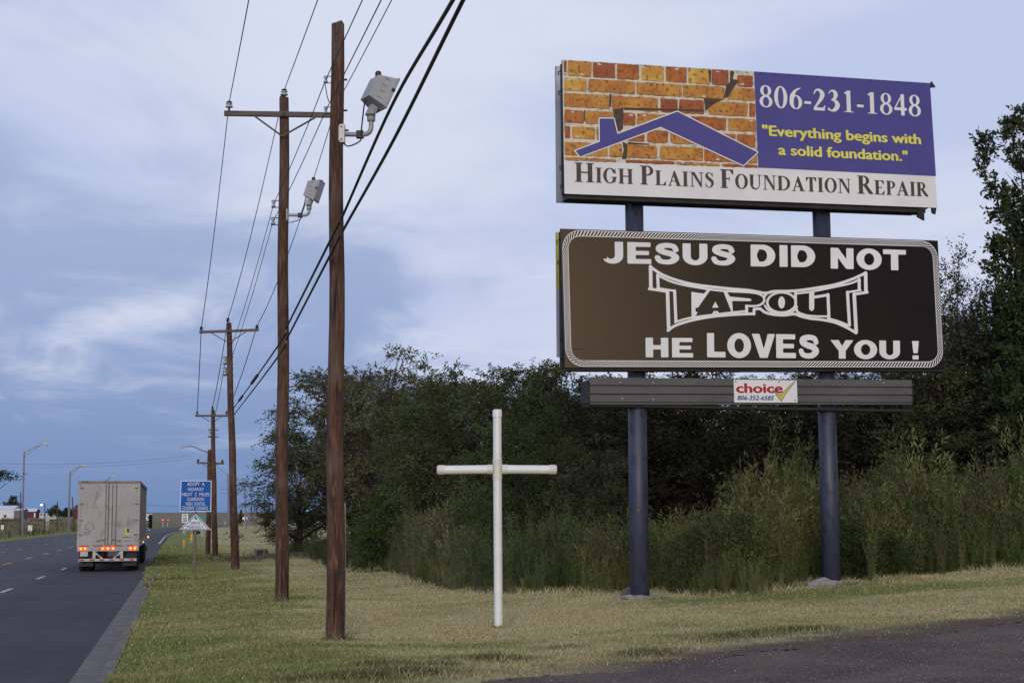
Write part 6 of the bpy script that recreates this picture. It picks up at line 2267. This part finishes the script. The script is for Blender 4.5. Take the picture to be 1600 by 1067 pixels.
    for t_ in (t, t2):
        t_['group'] = 'leafy bushes along the weeds'
    # far trees: across the road and down the highway
    fl = [(0, 0, 2.4, 2.2, 1.8, 1.9), (-1.5, 0, 1.9, 1.5, 1.4, 1.4), (1.6, 0, 2.0, 1.5, 1.4, 1.5), (.3, 0, 4.0, 1.2, 1.1, 1.0)]
    f = make_tree('tree', 'dark round tree behind the white shed', 'tree', 101, fl, 60, 10, 10, .8, .34, 'dark_leaf', .2, limbs=12, group='far dark trees')

    def far_tree(t, px, base, top, w, lab):
        B = at(px, base)
        H = at_depth(px, top, B.y).z - B.z
        t.location = B
        t.scale = (w * B.y / F_PX / 6.2, w * B.y / F_PX / 6.2, H / 5.2)
        t['label'] = lab
        t.rotation_euler = (0, 0, px * .37)
    far_tree(f, 20, 806, 775, 40, 'dark round tree rising behind the white shed')
    for px, base, top, w, lab in ((86, 808, 789, 30, 'dark trees clump with a raised top right of the lit yard lamp'), (105, 808, 793, 34, 'dark tree right of the lone thin pole, left of the truck'), (120, 808, 789, 22, 'dark tree behind the dark red building at the truck edge'), (376.5, 819, 796, 12, 'small dark tree right of the leaning pole, far away'), (418, 817, 798, 20, 'dark low tree behind the three thin poles'), (445, 822, 800, 34, 'dark tree between the second pole and the hanging branches'), (480, 824, 800, 36, 'dark tree under the big leaning branches, behind the white post')):
        far_tree(copy_tree(f), px, base, top, w, lab)
    # the near-side tree whose branch tip reaches into the frame at the left edge
    bl = [(2.6, 0, 5.2, .8, .6, .35), (1.9, 0, 5.4, .7, .6, .4), (0, 0, 6.0, 1.3, 1.2, 1.4)]
    t = make_tree('tree', 'leafy branch tip of a tree reaching in at the left picture edge', 'tree', 111, bl, 40, 9, 9, .34, .15, 'dark_leaf', .12, limbs=36, shell=.6, trunk_h=6.2)
    B = at(-52, 838)
    m = B.y / F_PX
    t.location = B
    z_ = (at_depth(0, 743, B.y).z - B.z) / 5.2
    k = 78 * m / 3.3
    t.scale = (k, k, z_)


build_trees()


def build_weeds():
    rng = np.random.default_rng(77)
    protos = []
    for i in range(7):                                  # feathery upright plants of unit height
        ns, nl = rng.integers(5, 8), 85
        L, A, Z = [], [], []
        for s in range(ns):
            a = rng.random() * 6.283
            ln = rng.uniform(.06, .24)
            top = np.array((math.cos(a) * ln, math.sin(a) * ln, rng.uniform(.72, 1.05)))
            t = rng.random(nl) ** .8
            p = top * t[:, None]
            p[:, :2] *= (t ** .6)[:, None]
            p += rng.normal(size=(nl, 3)) * np.array((.030, .030, .02)) * (1.35 - t)[:, None]
            ax = np.array((math.cos(a) * .3, math.sin(a) * .3, .8)) + rng.normal(size=(nl, 3)) * .5
            L.append(p)
            A.append(ax)
            Z.append(t)
        P, A = np.concatenate(L), np.concatenate(A)
        n = len(P)
        ln = rng.uniform(.03, .075, n)
        q = leaf_quads(P, A, ln, ln * .20, rng)
        protos.append((q, np.concatenate(Z)))
    N = 2300
    x = rng.uniform(-8.5, 17.5, N * 2)
    x = np.r_[x, rng.uniform(-9.0, -1.0, 900)]
    d = np.r_[rng.random(N) ** .8 * 2.3 - .7, rng.random(N) ** 1.1 * 11, rng.random(900) * 9 - .3]
    clear = np.minimum(1, np.minimum(np.abs(x - 2.4), np.abs(x - 6.3)) / 1.3) ** 2
    d = d + (fbm(x, d * .3, 1.5, 3) - .42) * 2.6 * clear * np.exp(-d / 3)
    y = np.interp(x, _wx, _wy) + d
    keep = (np.abs(x) < .36 * y + 1) & (x / y * 2400 > -365)
    x, y, d = x[keep], y[keep], d[keep]
    s, t = st(x, y)
    z = h_st(s, t)
    px = 800 + x / y * 2400
    hh = np.interp(px, [430, 520, 620, 700, 850, 960, 1060, 1200, 1320, 1450, 1600, 1700], [1.0, 1.7, 1.95, 1.6, 1.45, 1.25, 1.35, 1.7, 1.75, 1.8, 1.85, 1.9])
    front = (.22 + .78 * sstep(d, -.8, np.where(px < 720, 3.2, 1.7)))
    H = hh * front * rng.uniform(.7, 1.18, len(x)) * (.55 + .9 * fbm(x, y, 1.6, 3)) * (1 + .38 * np.exp(-((px - 1235) / 26) ** 2) + .2 * np.exp(-((px - 1165) / 18) ** 2) + .2 * np.exp(-((px - 1405) / 25) ** 2))
    H[(rng.random(len(x)) < .05)] *= 1.3
    g = fbm(x + 9, y, 2.2, 3)
    cos_, cols = [], []
    for i in range(len(x)):
        q, tt = protos[rng.integers(0, 7)]
        a = rng.random() * 6.283
        c_, s_ = math.cos(a), math.sin(a)
        w = H[i] * rng.uniform(.75, 1.15)
        v = np.stack([(q[:, 0] * c_ - q[:, 1] * s_) * w + x[i], (q[:, 0] * s_ + q[:, 1] * c_) * w + y[i], q[:, 2] * H[i] + z[i] - .03], -1)
        cos_.append(v)
        base = np.array((0.046, 0.064, 0.021)) * (1 - sstep(g[i], .35, .65)) * 1.1 + np.array((0.105, 0.118, 0.042)) * sstep(g[i], .35, .65)
        r_ = rng.random()
        if px[i] < 720 and r_ < .34:
            base = np.array((0.135, 0.122, 0.075))
        elif px[i] < 900 and r_ < .25:
            base = np.array((0.060, 0.076, 0.046))
        elif r_ < .12:
            base = np.array((0.10, 0.085, 0.042))
        k = rng.uniform(.7, 1.3)
        col = base[None] * 1.22 * k * rng.uniform(.7, 1.3, (len(tt), 1))
        seed_head = (tt > .82)[:, None] & (rng.random() < .3)
        col = np.where(seed_head, np.array((0.085, 0.075, 0.042)), col)
        cols.append(col)
    me = leaves_mesh('weeds', np.concatenate(cos_), np.concatenate(cols), M['weed_leaf'])
    o = bpy.data.objects.new('weeds', me)
    COL.objects.link(o)
    tag(o, 'tall feathery green weeds in a band behind the billboard posts and cross', 'weeds', kind='stuff')


    def scrub(name, label, pts, hts, cols3):
        co_, cl_ = [], []
        for (X_, Y_, Z_), H_ in zip(pts, hts):
            q, tt = protos[rng.integers(0, 7)]
            a = rng.random() * 6.283
            c_, s_ = math.cos(a), math.sin(a)
            w = H_ * rng.uniform(1.1, 2.0)
            co_.append(np.stack([(q[:, 0] * c_ - q[:, 1] * s_) * w + X_, (q[:, 0] * s_ + q[:, 1] * c_) * w + Y_, q[:, 2] * H_ + Z_ - .03], -1))
            cl_.append(np.array(cols3[rng.integers(0, len(cols3))])[None] * rng.uniform(.6, 1.3) * rng.uniform(.7, 1.3, (len(tt), 1)))
        m_ = leaves_mesh(name, np.concatenate(co_), np.concatenate(cl_), M['weed_leaf'])
        o_ = bpy.data.objects.new(name, m_)
        COL.objects.link(o_)
        tag(o_, label, name.replace('_', ' '), kind='stuff')
    pts, hts = [], []
    while len(pts) < 460:
        s_, t_ = 120 * (480 / 120) ** rng.random(), T_EDGE - ROAD_W - 1.6 - 52 * rng.random() ** 1.4
        X_, Y_ = xy(s_, t_)
        p = Vector((float(X_), float(Y_), float(h_st(s_, t_))))
        if -10 < 800 + 2400 * p.x / p.y < 128 and fbm(np.array([p.x]), np.array([p.y]), 16.0, 3)[0] > .42:
            pts.append(p)
            hts.append(rng.uniform(.3, 1.0) * min(1.0, p.y / 200))
    scrub('scrub', 'rough olive and tan scrub over the field across the road', pts, hts, ((.075, .085, .03), (.13, .105, .05), (.05, .06, .025)))
    pts, hts = [], []
    while len(pts) < 260:
        s_, t_ = rng.uniform(79, 92), rng.uniform(1.6, 18)
        X_, Y_ = xy(s_, t_)
        pts.append(Vector((float(X_), float(Y_), float(h_st(s_, t_)))))
        hts.append(rng.uniform(.10, .38))
    gp, gh = [], []
    while len(gp) < 340:
        y_ = rng.uniform(62, 108)
        px_ = rng.uniform(452, 575)
        p = foot(px_, y_)
        if px_ > 452 + max(0, 90 - y_) * 2.6:
            gp.append(p)
            gh.append(rng.uniform(.35, 1.15))
    scrub('undergrowth', 'low green undergrowth below the hanging elm branches right of the second pole', gp, gh, ((.06, .08, .028), (.085, .09, .04), (.045, .058, .022)))
    scrub('brush', 'dry brown brush along the earth bank by the culvert', pts, hts, ((.085, .062, .05), (.06, .045, .038), (.07, .07, .03)))


build_weeds()
